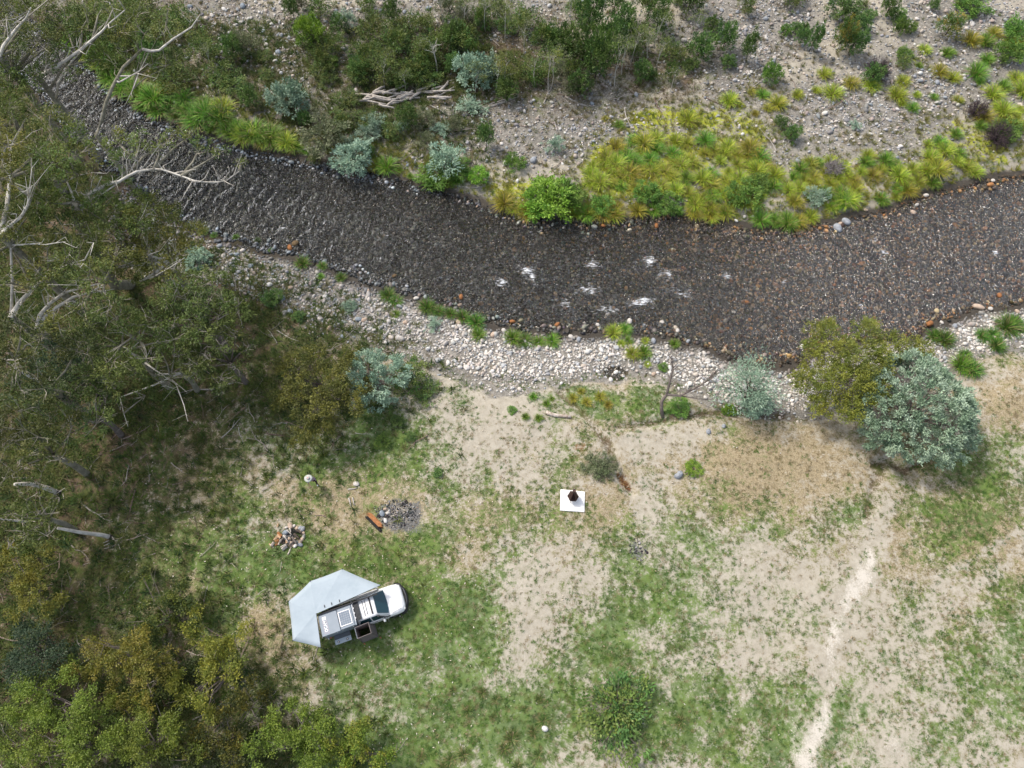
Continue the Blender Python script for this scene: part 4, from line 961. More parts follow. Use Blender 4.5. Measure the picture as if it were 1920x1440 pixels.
# thicket at the lower left
GY = 'leafy trees of the lower left thicket'
YG = YELLOW
LG = [(.18, .27, .035), (.25, .34, .04), (.13, .20, .026), (.31, .38, .06)]
DG = [(.06, .09, .022), (.08, .11, .025), (.10, .13, .03), (.045, .07, .018)]
THICK = [
    (250, 1240, 4.6, [(205, 1215, 3.8, 1.1), (250, 1205, 4.4, 1.0), (190, 1250, 3.6, .9), (265, 1260, 4.8, 1.1), (225, 1235, 4, .9), (300, 1240, 3.6, .9), (245, 1300, 3.6, 1.0), (180, 1235, 3.4, .8)], YG, 'golden green tree in the middle of the lower left thicket'),
    (420, 1260, 4.2, [(395, 1230, 3.4, 1.0), (420, 1250, 4, 1.0), (440, 1205, 3, .8), (415, 1290, 3.8, 1.0), (370, 1310, 3.4, .9), (360, 1180, 2.6, .7), (400, 1195, 2.6, .7), (350, 1280, 3, .8)], YG, 'golden green tree at the camp side of the lower left thicket'),
    (110, 1320, 4.8, [(120, 1300, 4.4, 1.1), (85, 1340, 4.2, 1.0), (140, 1350, 4.6, 1.0), (60, 1310, 3.8, .9), (30, 1330, 3.6, 1.0), (130, 1275, 3.8, .9), (110, 1380, 4, 1.0), (40, 1290, 3.2, .9)], LG, 'bright green tree left in the lower left thicket'),
    (180, 1410, 4.6, [(170, 1390, 4.4, 1.1), (130, 1415, 4, 1.0), (215, 1400, 4, .9), (60, 1400, 3.6, 1.0), (20, 1420, 3.4, 1.0), (160, 1430, 4, 1.0), (190, 1350, 3.8, .8)], LG, 'bright green tree at the bottom edge of the lower left thicket'),
    (280, 1400, 4.4, [(270, 1370, 4, 1.0), (310, 1380, 3.8, .9), (250, 1400, 3.8, .9), (290, 1420, 3.8, 1.0), (330, 1400, 3.4, .8), (270, 1340, 3.2, .8)], LG, 'bright green tree with bare limbs in the lower left thicket'),
    (420, 1390, 3.6, [(390, 1360, 3.2, .9), (430, 1340, 3.2, .9), (460, 1380, 3, .9), (420, 1410, 3, .9), (370, 1400, 3, .9), (480, 1330, 2.6, .7), (500, 1300, 2.4, .7)], DG + YG[:2], 'dull olive tree at the bottom of the lower left thicket'),
    (560, 1400, 3.8, [(545, 1360, 3.2, .9), (580, 1380, 3.4, .9), (520, 1390, 3.2, .8), (560, 1420, 3.4, 1.0), (600, 1400, 3, .8), (555, 1330, 2.6, .6), (500, 1420, 3, .9), (610, 1370, 2.4, .6)], LG, 'bright green bushy tree below the truck at the bottom edge'),
    (660, 1410, 3.0, [(640, 1410, 2.6, .8), (670, 1390, 2.6, .6), (690, 1420, 2.6, .8), (630, 1440, 2.4, .8), (665, 1365, 2.2, .5), (710, 1440, 2.2, .6)], LG + YG[:2], 'rightmost yellow green bush of the lower left thicket'),
    (60, 1230, 4.4, [(40, 1220, 3.8, 1.2), (80, 1240, 3.8, 1.2), (20, 1260, 3.6, 1.2), (60, 1190, 3.4, 1.1), (100, 1210, 3, 1.0)], [(.05, .085, .04), (.07, .105, .05), (.04, .07, .035), (.09, .125, .06)], 'dark blue green tree at the left of the thicket'),
    (45, 1100, 4.2, [(40, 1070, 3.8, 1.0), (70, 1090, 3.6, .9), (30, 1115, 3.6, 1.0), (75, 1130, 3, .9), (20, 1050, 3.2, .9), (60, 1040, 3, .8)], YG, 'yellow green tree at the left edge above the thicket'),
    (310, 1160, 2.6, [(290, 1110, 2, .8), (320, 1150, 2.2, .8), (270, 1150, 2, .8), (300, 1190, 2, .8), (330, 1120, 1.6, .6), (350, 1150, 1.6, .6)], DG + YG[:1], 'low dull bush above the thicket beside the straw grass'),
    (300, 1290, 2.6, [(310, 1270, 2.2, .9), (340, 1250, 2.2, .8), (330, 1300, 2.2, .9), (280, 1310, 2, .8)], DG, 'dark low bush inside the lower left thicket'),
    (460, 1430, 2.6, [(440, 1430, 2.2, .9), (480, 1420, 2.2, .9), (400, 1440, 2.2, .9), (350, 1435, 2.4, .9)], DG, 'dark bush along the bottom edge of the thicket'),
]
_tk = random.Random(21)
for i, (u, v, h, lb, cols, lab) in enumerate(THICK):
    lb = [(a + _tk.gauss(0, 20), b_ + _tk.gauss(0, 17), hh * _tk.uniform(.55, 1.0), r * _tk.uniform(.45, .85)) for (a, b_, hh, r) in lb for _k in range(3)]
    teatree(u, v, h, lb, 700 + i, lab, [tuple(q_ * .72 for q_ in k_) for k_ in cols], 40, 22, .13, .065, name='thicket_tree', group=GY, nb=16)

# eucalypts of the left bank
M_BARK_WHITE = mat_plain('white_bark', (.66, .63, .57), (.40, .37, .32), 2.5, .75, .2, 0, .2)
M_TWIGP = mat_plain('pale_twigs', (.40, .365, .30), (.20, .18, .14), 2.0, .8, .2)
M_BARK_OLIVE = mat_plain('olive_grey_bark', (.30, .28, .22), (.16, .15, .11), 3.0, .85, .15, 0, .3)
def euc(u, v, h, r, seed, lab, limbs=(), nl=13, cols=EUC, lobes_px=(), dens=15, per=24, lean=(0, 0), trunk_px=None, r0=None, bark=M_BARK_OLIVE, zfrac=.78, fork=.5, leafL=.24, base=None):
    g = random.Random(seed); top = P(u, v, h * zfrac)
    if base is not None:
        q_ = P(*base); lean = (top[0] - q_[0], top[1] - q_[1]); trunk_px = trunk_px or [base]
    bx, by = top[0] - lean[0], top[1] - lean[1]; z0 = hz(bx, by)
    z0 = max(z0, -0.9)
    org = Vector((bx, by, z0)); lob = []
    for k in range(nl):
        an = k * 2.4 + g.uniform(-.3, .3); rr = r * math.sqrt((k + .5) / nl) * .85
        lob.append((lean[0] + rr * math.cos(an), lean[1] + rr * math.sin(an), h * (zfrac + .18 * (1 - rr / r) + g.uniform(-.12, .06)), r * g.uniform(.2, .36), .55))
    for (a, b, hh, rr) in lobes_px:
        w_ = P(a, b, hh); lob.append((w_[0] - bx, w_[1] - by, hh - z0, rr, .6))
    cm, tips = crown_lobes(seed, lob, dens * 1.45, per * 1.05, leafL * .8, .07, cols, .15, -.3, .3, .2, .6)
    tw = MB(); m = MB(); r0 = r0 or .10 + .017 * h
    forkp = Vector((lean[0] * .55, lean[1] * .55, h * fork))
    path = [Vector((0, 0, -.4)), Vector((0, 0, .1)), forkp * .5 + Vector((g.uniform(-.2, .2), g.uniform(-.2, .2), 0)), forkp]
    if trunk_px: path = path[:2] + [Vector(P(a, b, zz)) - org for a, b, zz in trunk_px]; forkp = path[-1]
    n = len(path); m.tube(path, [r0 * (1.3 - .6 * i / (n - 1)) for i in range(n)], 8)
    spine = [path[-2].lerp(forkp, f) for f in (.3, .5, .7, .85, 1)]
    for pts, za, zb, ra in limbs:
        spine += [Vector(P(a, b, za + (zb - za) * i / (len(pts) - 1))) - org for i, (a, b) in enumerate(pts)]
    for (x, y, z, rr, fl) in lob:
        t = Vector((x, y, z))
        s = min(spine, key=lambda q_: (q_ - t).length + 2.5 * max(0, q_.z - t.z + .3)); dl = (t - s).length
        mid = s.lerp(t, .45) + Vector((g.uniform(-1, 1), g.uniform(-1, 1), g.uniform(-.2, .7))) * dl * .13
        m2 = mid.lerp(t, .55) + Vector((g.uniform(-1, 1), g.uniform(-1, 1), g.uniform(-.3, .5))) * dl * .08
        m.tube([s, mid, m2, t], [r0 * .34, r0 * .22, r0 * .12, r0 * .04], 6)
        for k in range(5):
            d = Vector((g.gauss(0, 1), g.gauss(0, 1), g.gauss(.55, .5))).normalized() * rr * g.uniform(.7, 1.35)
            b0 = m2.lerp(t, g.uniform(.2, 1)); b1 = b0 + d * .5 + Vector((g.uniform(-.15, .15), g.uniform(-.15, .15), .12)); b2 = b0 + d + Vector((g.uniform(-.15, .15), g.uniform(-.15, .15), .1))
            tw.tube([b0, b1, b2], [.028, .020, .008], 4, False)
            tw.tube([b1, b1 + d * .4 + Vector((g.gauss(0, .2), g.gauss(0, .2), .15))], [.02, .008], 3, False)
    pale = []
    for pts, za, zb, ra in limbs:
        trunk_m, m = m, MB(); pale.append(m)
        w_ = [Vector(P(a, b, za + (zb - za) * i / (len(pts) - 1))) - org for i, (a, b) in enumerate(pts)]
        st = min((path[i].lerp(path[i + 1], f) for i in range(1, n - 1) for f in (0, .25, .5, .75, 1)), key=lambda q_: (q_ - w_[0]).length + 3 * max(0, q_.z - w_[0].z))
        full = [st, st.lerp(w_[0], .5) + Vector((0, 0, -.15))] + w_
        ra *= .8; k_ = len(full); m.tube(full, [ra * (1.25 - 1.05 * i / (k_ - 1)) for i in range(k_)], 7)
        for i in range(1, len(w_)):
            for j in range(2 if ra > .12 else 1):
                s = w_[i - 1].lerp(w_[i], g.random()); d = (w_[i] - w_[i - 1]).normalized()
                e1 = s + (d * .7 + Vector((g.gauss(0, .6), g.gauss(0, .6), g.uniform(.1, .9)))) * g.uniform(.5, 1.2); e2 = e1 + (d * .5 + Vector((g.gauss(0, .7), g.gauss(0, .7), g.uniform(-.1, .7)))) * g.uniform(.4, .9)
                m.tube([s, e1, e2], [ra * .3, ra * .17, ra * .05], 4)
                m.tube([e1, e1 + Vector((g.gauss(0, .5), g.gauss(0, .5), g.uniform(0, .5)))], [ra * .13, ra * .04], 4)
        m = trunk_m
    t_ = plant_at('eucalypt_tree', org, m.mesh('trunk', True), cm, bark, M_LEAF, lab, 'tree', 'eucalypts of the left bank')
    tw.build('twigs', M_TWIGP, t_)
    for k in pale: k.build('pale_limb', M_BARK_WHITE, t_, True)
    return t_
euc(45, 30, 13, 5.0, 801, 'eucalypt with white limbs in the upper left corner', [([(0, 106), (7, 85), (32, 52), (49, 34), (58, 14)], 10, 13, .2)], base=(0, 106, 10))
euc(175, 35, 12, 4.2, 802, 'eucalypt with two parallel pale limbs over the upper river', [([(72, 144), (105, 126), (150, 94), (190, 60), (204, 45), (235, 18)], 8, 12, .2), ([(108, 157), (126, 126), (144, 105), (173, 76)], 7.5, 10, .12)], lobes_px=[(60, 150, 8.5, 1.0), (85, 125, 9, .9), (45, 175, 8, 1.1), (110, 95, 9.5, .9), (25, 130, 9, 1.1), (140, 140, 8.6, .6)], base=(72, 144, 8))
euc(285, 65, 11, 3.6, 803, 'eucalypt whose forked pale limb reaches right over the far sedges', [([(299, 94), (326, 72), (359, 51), (373, 31), (380, 20)], 9.5, 11.5, .12), ([(226, 153), (260, 134), (278, 119)], 8.5, 9, .1), ([(260, 137), (249, 168), (233, 200)], 8.6, 7.6, .07)], 7, trunk_px=[(180, 253, 6.5), (191, 226, 7), (199, 191, 7.8), (213, 159, 8.3), (231, 126, 8.8), (267, 92, 9.3)], base=(180, 253, 6.5), r0=.14, lobes_px=[(215, 120, 8.5, .9), (240, 90, 9.2, 1.0), (225, 60, 10, 1.0), (270, 60, 10, 1.0), (310, 40, 10.5, 1.0)])
euc(90, 330, 13, 4.6, 804, 'thick grey eucalypt whose white limb arches right over the river', [([(157, 393), (160, 373), (169, 364), (198, 346), (224, 340), (240, 330), (258, 321), (289, 317), (305, 318), (340, 330), (365, 339), (400, 343), (425, 338), (450, 320)], 9, 10.5, .16), ([(125, 339), (144, 330), (168, 324), (190, 324)], 9.5, 10.5, .09), ([(240, 330), (255, 300), (262, 270)], 9.4, 10.4, .07)], 6,
    trunk_px=[(215, 535, 3), (178, 472, 6.5), (148, 420, 8.6), (140, 380, 9.5)], r0=.36, lean=(-1.2, 2.2), lobes_px=[(215, 265, 10, .9), (265, 262, 10, .9), (300, 275, 10, .8), (330, 250, 9.5, .6), (380, 275, 10, .7), (415, 285, 10, .6), (230, 300, 10, .9), (455, 305, 10.4, .4), (360, 255, 9.6, .6)])
euc(35, 330, 14, 5.0, 805, 'golden tipped eucalypt at the left edge beside the river bend', [([(0, 440), (18, 424), (40, 406), (52, 384), (54, 366), (60, 348)], 11, 13, .17), ([(20, 332), (11, 316), (4, 298), (4, 287), (16, 272), (42, 267)], 11, 12.5, .16)], 12, [(0.176, 0.179, 0.03), (0.132, 0.163, 0.03), (0.097, 0.137, 0.026), (0.211, 0.2, 0.03), (0.075, 0.11, 0.022)], base=(0, 440, 11))
euc(285, 445, 9, 3.6, 806, 'golden tipped bushy eucalypt at the left end of the near bar', [([(231, 465), (245, 440), (262, 415)], 6.5, 8.5, .1), ([(231, 465), (215, 430), (214, 405)], 6.5, 8.5, .08), ([(220, 502), (244, 493), (262, 484), (300, 470)], 6, 7.5, .1), ([(263, 527), (290, 518), (318, 502), (345, 484)], 5.5, 7.5, .1)], 12, [(0.167, 0.173, 0.03), (0.123, 0.158, 0.028), (0.088, 0.126, 0.024), (0.202, 0.194, 0.03), (0.07, 0.105, 0.022)], dens=20)
euc(75, 470, 12, 4.8, 807, 'eucalypt with one long white stem leaning right at the left edge', [([(21, 593), (37, 567), (61, 542), (92, 515), (128, 496), (159, 487)], 7, 10.5, .23), ([(20, 459), (42, 459), (63, 457), (85, 459), (108, 455), (123, 453)], 10, 10.8, .1)], 10, base=(21, 593, 7))
euc(180, 545, 11, 4.2, 808, 'eucalypt with twin white stems curving right', [([(70, 615), (75, 591), (92, 570), (122, 548), (159, 538), (195, 530)], 5.5, 9.5, .22), ([(81, 597), (107, 576), (137, 557), (171, 548), (195, 533)], 6, 9.5, .2)], 8, base=(70, 615, 5.5))
DKE = [(.085, .118, .026), (.115, .145, .03), (.06, .09, .022), (.145, .16, .035), (.09, .13, .03)]
euc(365, 575, 8.5, 3.4, 809, 'dark green eucalypt nearest the near gravel bar', cols=DKE, nl=14, dens=13, bark=M_BARK_GREY)
euc(240, 650, 8.5, 4.0, 810, 'sparse eucalypt with a mossy trunk in the left forest', cols=DKE, nl=10, dens=10, limbs=[([(230, 650), (245, 655), (262, 640)], 5.5, 7, .1), ([(330, 720), (345, 760), (352, 790)], 4.5, 5.5, .07)])
euc(415, 660, 6.5, 2.8, 811, 'dark green eucalypt at the right end of the left forest', cols=DKE, nl=11, dens=13, bark=M_BARK_GREY)
euc(40, 690, 11, 4.4, 812, 'eucalypt with a white crooked branch at the left edge', [([(0, 673), (30, 675), (58, 670), (73, 661)], 8.5, 9.5, .11)], 10, [(.08, .10, .02), (.11, .12, .025), (.06, .08, .02), (.05, .09, .03)])
euc(150, 760, 7, 4.0, 813, 'low spreading eucalypt in the shaded left forest', cols=DKE + [(.05, .09, .035)], nl=10, dens=12, bark=M_BARK_GREY)
euc(320, 680, 6, 3.2, 814, 'thin eucalypt over the forest floor left of the tea tree', cols=DKE, nl=8, dens=8, limbs=[([(290, 700), (320, 710), (350, 735)], 3.5, 5, .08), ([(225, 745), (232, 775), (240, 800)], 3.5, 4.5, .07)])
euc(60, 830, 8, 3.6, 815, 'yellowish eucalypt at the left edge above the pale trunks', cols=[(.10, .13, .025), (.13, .145, .028), (.08, .10, .02), (.06, .08, .02)], nl=10, dens=12)
euc(120, 690, 5.5, 3.0, 816, 'dark bluish bushy eucalypt deep in the left forest', cols=[(.03, .06, .028), (.04, .075, .035), (.05, .085, .03)], nl=8, dens=18, bark=M_BARK_DARK)
euc(60, 960, 6, 3.0, 817, 'green leafy eucalypt between the two pale leaning trunks', cols=[(.09, .13, .025), (.12, .15, .03), (.07, .10, .02)], nl=8, dens=12)
euc(-25, 190, 12, 3.6, 820, 'eucalypt at the left edge above the river bend', nl=12)
euc(215, 400, 10.5, 3.2, 819, 'dark eucalypt between the grey trunk and the golden bushy one', cols=EUC[:3], nl=8, dens=14)

# leaning pale trunks at the left edge of the camp flat
def lean_trunk(pts, r, lab, seed):
    g = random.Random(seed); org = G(*pts[0][:2]); e = empty('leaning_trunk', org); o_ = Vector(org)
    p = [Vector((0, 0, -.1))] + [Vector(P(a, b, z)) - o_ for a, b, z in pts[1:]]
    m = MB(); m.tube(p, [r * (1 - .45 * i / (len(p) - 1)) for i in range(len(p))], 8); m.build('trunk', M_BARK_WHITE, e, True)
    b = MB(); d = (p[1] - p[0]).normalized(); b.tube([p[0] - d * .3, p[0] + d * .35], [r * 1.15, r * 1.08], 8); b.build('charred_base', mat_plain('charred_wood', (.03, .028, .026), (.06, .05, .045), 8, .9, .1, 0, .3), e)
    for k in range(7):
        q_ = MB(); s = p[0] + Vector((g.uniform(-.4, .4), g.uniform(-.4, .4), .15)); q_.tube([s, s + Vector((g.uniform(-.6, .9), g.uniform(-.8, .5), g.uniform(.05, .4)))], [.04, .015], 5); q_.build('broken_branch', M_DEADWOOD, e)
    tag(e, lab, 'trunk', 'pale leaning trunks')
lean_trunk([(212, 1008, 0), (190, 1003, .6), (150, 998, 2.0), (108, 990, 3.4)], .17, 'pale leaning trunk with charred base beside the straw grass', 1)
lean_trunk([(110, 925, 0), (85, 914, .9), (55, 907, 2.0), (28, 908, 3.2)], .2, 'pale leaning trunk rising from a heap of broken branches', 2)
lean_trunk([(62, 980, 0), (35, 977, .7), (-5, 972, 2.2)], .1, 'thin pale leaning trunk at the left edge', 3)

# young saplings on the far bank
def sapling(u, v, h, r, seed, lab, cols=OLIVE, dens=22, bark=M_BARK_PALE, lean=(0, 0), r0=.055):
    g = random.Random(seed); org = G(u, v); lob = []
    for k in range(6):
        an = k * 2.4; rr = r * math.sqrt((k + .4) / 6) * .8
        lob.append((lean[0] + rr * math.cos(an), lean[1] + rr * math.sin(an), h * g.uniform(.68, .98), r * g.uniform(.3, .48), .8))
    cm, tips = crown_lobes(seed, lob, dens, 16, .17, .05, cols, .15, -.6, .3, .2, .5) if dens else (None, None)
    m = MB(); tp = Vector((lean[0], lean[1], h * .85))
    m.tube([(0, 0, -.1), tp * .35 + Vector((g.uniform(-.12, .12), g.uniform(-.1, .1), 0)), tp * .7, tp], [r0, r0 * .8, r0 * .55, r0 * .15], 6)
    for (x, y, z, rr, fl) in lob:
        s = tp * g.uniform(.45, .9); t_ = Vector((x, y, z)); m.tube([s, s.lerp(t_, .5) + Vector((0, 0, .1)), t_], [r0 * .45, r0 * .28, r0 * .08], 5)
        for k in range(3):
            b0 = s.lerp(t_, g.uniform(.3, 1)); m.tube([b0, b0 + Vector((g.gauss(0, .3), g.gauss(0, .3), g.uniform(0, .5)))], [r0 * .18, r0 * .05], 4)
    e = empty('sapling', org); obj('trunk', m.mesh('trunk'), e, bark)
    if cm: obj('crown', cm, e, M_LEAF)
    tag(e, lab, 'sapling', 'thin saplings on the far bank')
sapling(820, 137, 3.8, 1.2, 1, 'bare pale sapling standing behind the driftwood pile', OLIVE, 0, M_BARK_PALE, (-.1, 0), .07)
SAPS = [(722, 165, 3.6, 1.1, OLIVE), (945, 165, 3.0, 1.0, YELLOW[:3] + OLIVE), (982, 108, 4.2, 1.2, OLIVE), (1003, 160, 3.6, 1.0, OLIVE), (947, 78, 4.6, 1.3, OLIVE), (1028, 172, 5.2, 1.4, YELLOW[2:] + OLIVE), (1034, 165, 4.4, 1.2, GREYOL), (1152, 162, 5.0, 1.1, OLIVE), (1165, 140, 4.6, 1.1, GREYOL), (1208, 128, 4.2, 1.0, GREYOL), (1228, 138, 4.2, 1.1, OLIVE), (1256, 175, 3.4, 1.0, OLIVE), (1182, 120, 4.4, 1.1, OLIVE), (1070, 60, 4.6, 1.2, OLIVE), (1128, 55, 4.6, 1.2, DARK), (890, 175, 3.0, .9, OLIVE), (930, 170, 3.2, .8, OLIVE), (870, 60, 3.8, 1.1, OLIVE), (830, 40, 3.8, 1.0, OLIVE), (910, 60, 4.0, 1.1, OLIVE), (1225, 90, 4.2, 1.1, OLIVE), (760, 170, 2.6, .8, OLIVE), (1300, 75, 3.0, .9, OLIVE), (790, 120, 3.2, .9, OLIVE), (400, 130, 3.0, .8, OLIVE), (600, 235, 2.4, .8, GREYOL)]
for i, (u, v, h, r, cl) in enumerate(SAPS):
    sapling(u, v, h, r, 20 + i, 'thin pale sapling ' + place_far(u, v), cl, 24, M_BARK_PALE, (_tt.uniform(-.3, .4), _tt.uniform(-.2, .3)), .04)

# dead tree on the near bank
org = Vector(G(1243, 782)); e = empty('dead_tree', org); g = random.Random(9)
W_ = lambda a, b, z: Vector(P(a, b, z + org.z)) - org
m = MB(); main = [Vector((0, 0, -.15)), W_(1240, 765, .5), W_(1241, 752, 1.0), W_(1250, 740, 1.4)]
m.tube(main, [.15, .13, .12, .10], 8); m.build('trunk', M_BARK_GREY, e, True)
for lab_, pts, ra in (('limb', [main[3], W_(1256, 715, 2.2), W_(1262, 690, 3.0), W_(1258, 668, 3.6)], .08), ('limb', [main[3], W_(1275, 742, 1.5), W_(1300, 730, 1.9), W_(1325, 715, 2.4), W_(1340, 700, 2.8)], .085), ('limb', [W_(1275, 742, 1.5), W_(1310, 748, 1.3), W_(1350, 750, 1.2)], .035)):
    ra *= 1.35; l_ = MB(); l_.tube(pts, [ra * (1 - .75 * i / (len(pts) - 1)) for i in range(len(pts))], 6)
    for i in range(1, len(pts)):
        for j in range(7):
            s = pts[i - 1].lerp(pts[i], g.random()); d = (pts[i] - pts[i - 1]).normalized()
            e1 = s + (d * .6 + Vector((g.gauss(0, .5), g.gauss(0, .5), g.uniform(0, .7)))) * g.uniform(.3, .8); e2 = e1 + (d * .5 + Vector((g.gauss(0, .6), g.gauss(0, .6), g.uniform(0, .5)))) * g.uniform(.3, .6)
            l_.tube([s, e1, e2], [ra * .3, ra * .17, ra * .08], 4)
    l_.build('limb', M_BARK_GREY, e)
tag(e, 'bare grey dead tree forked low on the near bank', 'tree')

# ------------------------------------------------------------------ driftwood and fallen logs
def log_mesh(L, r, seed, n=7, fork=False):
    g = random.Random(seed); m = MB(); k = 6; pts = []
    b1, b2 = g.uniform(-.05, .05) * L, g.uniform(-.03, .03) * L
    for i in range(k): q_ = i / (k - 1); pts.append(Vector(((q_ - .5) * L, b1 * math.sin(q_ * 3.1) + b2 * math.sin(q_ * 6.2), b1 * .4 * math.sin(q_ * 3.14))))
    m.tube(pts, [r * (1.1 - .45 * i / (k - 1)) * g.uniform(.88, 1.1) for i in range(k)], n)
    if fork:
        s = pts[2]; m.tube([s, s + Vector((L * .12, L * .06 * g.choice([-1, 1]), r))], [r * .5, r * .15], 5)
    return m.mesh('driftwood_log', True)
def log(u1, v1, u2, v2, r, lab, name='driftwood_log', mat=M_DEADWOOD, group=None, lift=0.0, seed=0, cat='log'):
    a, b = G(u1, v1), G(u2, v2); a = Vector(a); b = Vector(b); L = max((b - a).length, .3)
    o = obj(name, log_mesh(L, r, seed, 7, L > 1.6), None, mat)
    d = (b - a) / L
    o.location = (a + b) / 2 + Vector((0, 0, r * .75 + lift)); o.rotation_euler = (0, -math.asin(max(-1, min(1, d.z))), math.atan2(d.y, d.x))
    return tag(o, lab, cat, group)
z7 = lambda X, Y: (500 + X / 3.2, Y / 3.2)
PILE = [(535, 578, 700, 595), (600, 595, 740, 615), (640, 582, 760, 580), (760, 568, 880, 508), (700, 612, 830, 602), (720, 655, 830, 575), (560, 625, 720, 645), (680, 652, 770, 674), (780, 592, 900, 574), (860, 614, 940, 545), (900, 565, 1020, 524), (1000, 574, 1130, 566), (930, 564, 1060, 550), (1040, 565, 1090, 505), (640, 600, 800, 625), (700, 588, 790, 560), (740, 635, 860, 600), (800, 612, 880, 560), (880, 600, 930, 570)]
_pl = random.Random(4)
for _ in range(16):
    a = _pl.uniform(560, 1050); b = 610 - (a - 560) * .07 + _pl.uniform(-35, 45); w_ = _pl.uniform(50, 130); PILE.append((a, b, a + w_, b - _pl.uniform(-.25, .6) * w_))
for i, (a, b, c_, d) in enumerate(PILE):
    log(*z7(a, b), *z7(c_, d), .09 + .06 * random.random(), 'weathered grey log in the driftwood pile on the far bank', group='logs of the driftwood pile', lift=.12 + .1 * (i % 4), seed=i)
STRAY = [(1080, 490, 1150, 478, 'just right of the driftwood pile'), (950, 403, 1080, 412, 'behind the driftwood pile'), (960, 420, 1060, 424, 'behind the driftwood pile'), (970, 484, 1030, 428, 'behind the driftwood pile'), (980, 634, 1060, 672, 'below right of the driftwood pile'), (1040, 662, 1110, 708, 'below right of the driftwood pile'), (1290, 645, 1510, 588, 'in the small right hand heap'), (1300, 652, 1440, 612, 'in the small right hand heap'), (1330, 640, 1470, 600, 'in the small right hand heap'), (1180, 688, 1230, 688, 'left of the small right hand heap'), (500, 718, 640, 782, 'among shrubs below the driftwood pile'), (850, 722, 920, 788, 'among shrubs below the driftwood pile'), (180, 912, 420, 872, 'overhanging the water at the far bank'), (560, 842, 610, 818, 'by the silver shrub at the far bank'), (1660, 625, 1710, 535, 'under the forked sapling'), (1790, 582, 1920, 638, 'right of the forked sapling'), (350, 592, 480, 642, 'left of the driftwood pile'), (1150, 1118, 1300, 1122, 'at the water below the bright shrub'), (0, 530, 40, 565, 'at the left shrubs')]
for i, (a, b, c_, d, wh) in enumerate(STRAY):
    log(*z7(a, b), *z7(c_, d), .05 + .04 * random.random(), 'weathered grey driftwood stick ' + wh, group='stray driftwood on the far bank', seed=40 + i)
for i, (a, b, c_, d) in enumerate([(355, 81, 395, 119), (297, 97, 355, 160), (1060, 180, 1096, 197), (1400, 175, 1463, 125), (1475, 218, 1492, 232), (1630, 240, 1655, 226), (690, 585, 715, 600), (420, 610, 470, 630), (440, 560, 455, 615), (520, 620, 560, 640)]):
    log(a, b, c_, d, .05, 'bleached stick lying ' + ('among the left shrubs of the far bank' if i < 2 else 'on the far bank gravel' if i < 6 else 'on the stones of the near bar'), 'fallen_stick', group='bleached sticks', seed=80 + i, cat='stick')
M_BLEACH = mat_plain('bleached_wood', (.62, .56, .50), (.30, .23, .18), 5, .85, .1, 0, .4)
log(1024, 774, 1070, 783, .15, 'bleached white log lying on the sand beside green moss', 'bleached_log', M_BLEACH, seed=91)
M_ORANGE = mat_plain('split_orange_wood', (.44, .20, .085), (.26, .12, .055), 5, .85, .1, 0, .5)
M_CHAR = mat_plain('charcoal', (.02, .02, .02), (.045, .043, .04), 9, .95, .1, 0, .5)
# big split log by the ash patch
def split_log(u1, v1, u2, v2, w, lab, char=True):
    a, b = Vector(G(u1, v1)), Vector(G(u2, v2)); L = (b - a).length
    e = empty('split_log', (a + b) / 2, math.atan2((b - a).y, (b - a).x)); g = random.Random(int(u1)); ns = 8
    m = MB(); m2 = MB()
    for i in range(ns):
        y0 = (i / ns - .5) * w; hh = w * .45 * math.cos((i + .5 - ns / 2) / ns * 2.6) + .05
        x0, x1 = -L / 2 + g.uniform(0, .18), L / 2 - g.uniform(0, .22)
        (m if i < 5 or not char else m2).prism([(x0, 0), (x0 + .05, hh * g.uniform(.7, 1)), (x1 - .08, hh * g.uniform(.8, 1.1)), (x1, 0)], -y0 - w / ns + .004, -y0)
    m.build('split_wood', M_ORANGE, e); 
    if char: m2.build('charred_side', M_CHAR, e)
    b_ = MB(); b_.tube([(L * .35, -w * .25, .08), (L * .5, -w * .3, .08), (L * .56, -w * .3, .07)], [.13, .1, .03], 7); b_.build('charred_end', M_CHAR, e, True)
    return tag(e, lab, 'log')
split_log(688, 964, 717, 993, .5, 'orange split log with charred side beside the ash patch')
log(654, 934, 658, 950, .06, 'grey stick lying left of the ash patch', 'fallen_stick', M_DEADWOOD, 'pair of sticks left of the ash patch', seed=95, cat='stick')
log(661, 933, 665, 948, .05, 'grey stick lying left of the ash patch', 'fallen_stick', M_DEADWOOD, 'pair of sticks left of the ash patch', seed=96, cat='stick')
log(652, 918, 670, 915, .05, 'short brown stick beside the upright pale stone', 'fallen_stick', M_DEADWOOD, seed=97, cat='stick')

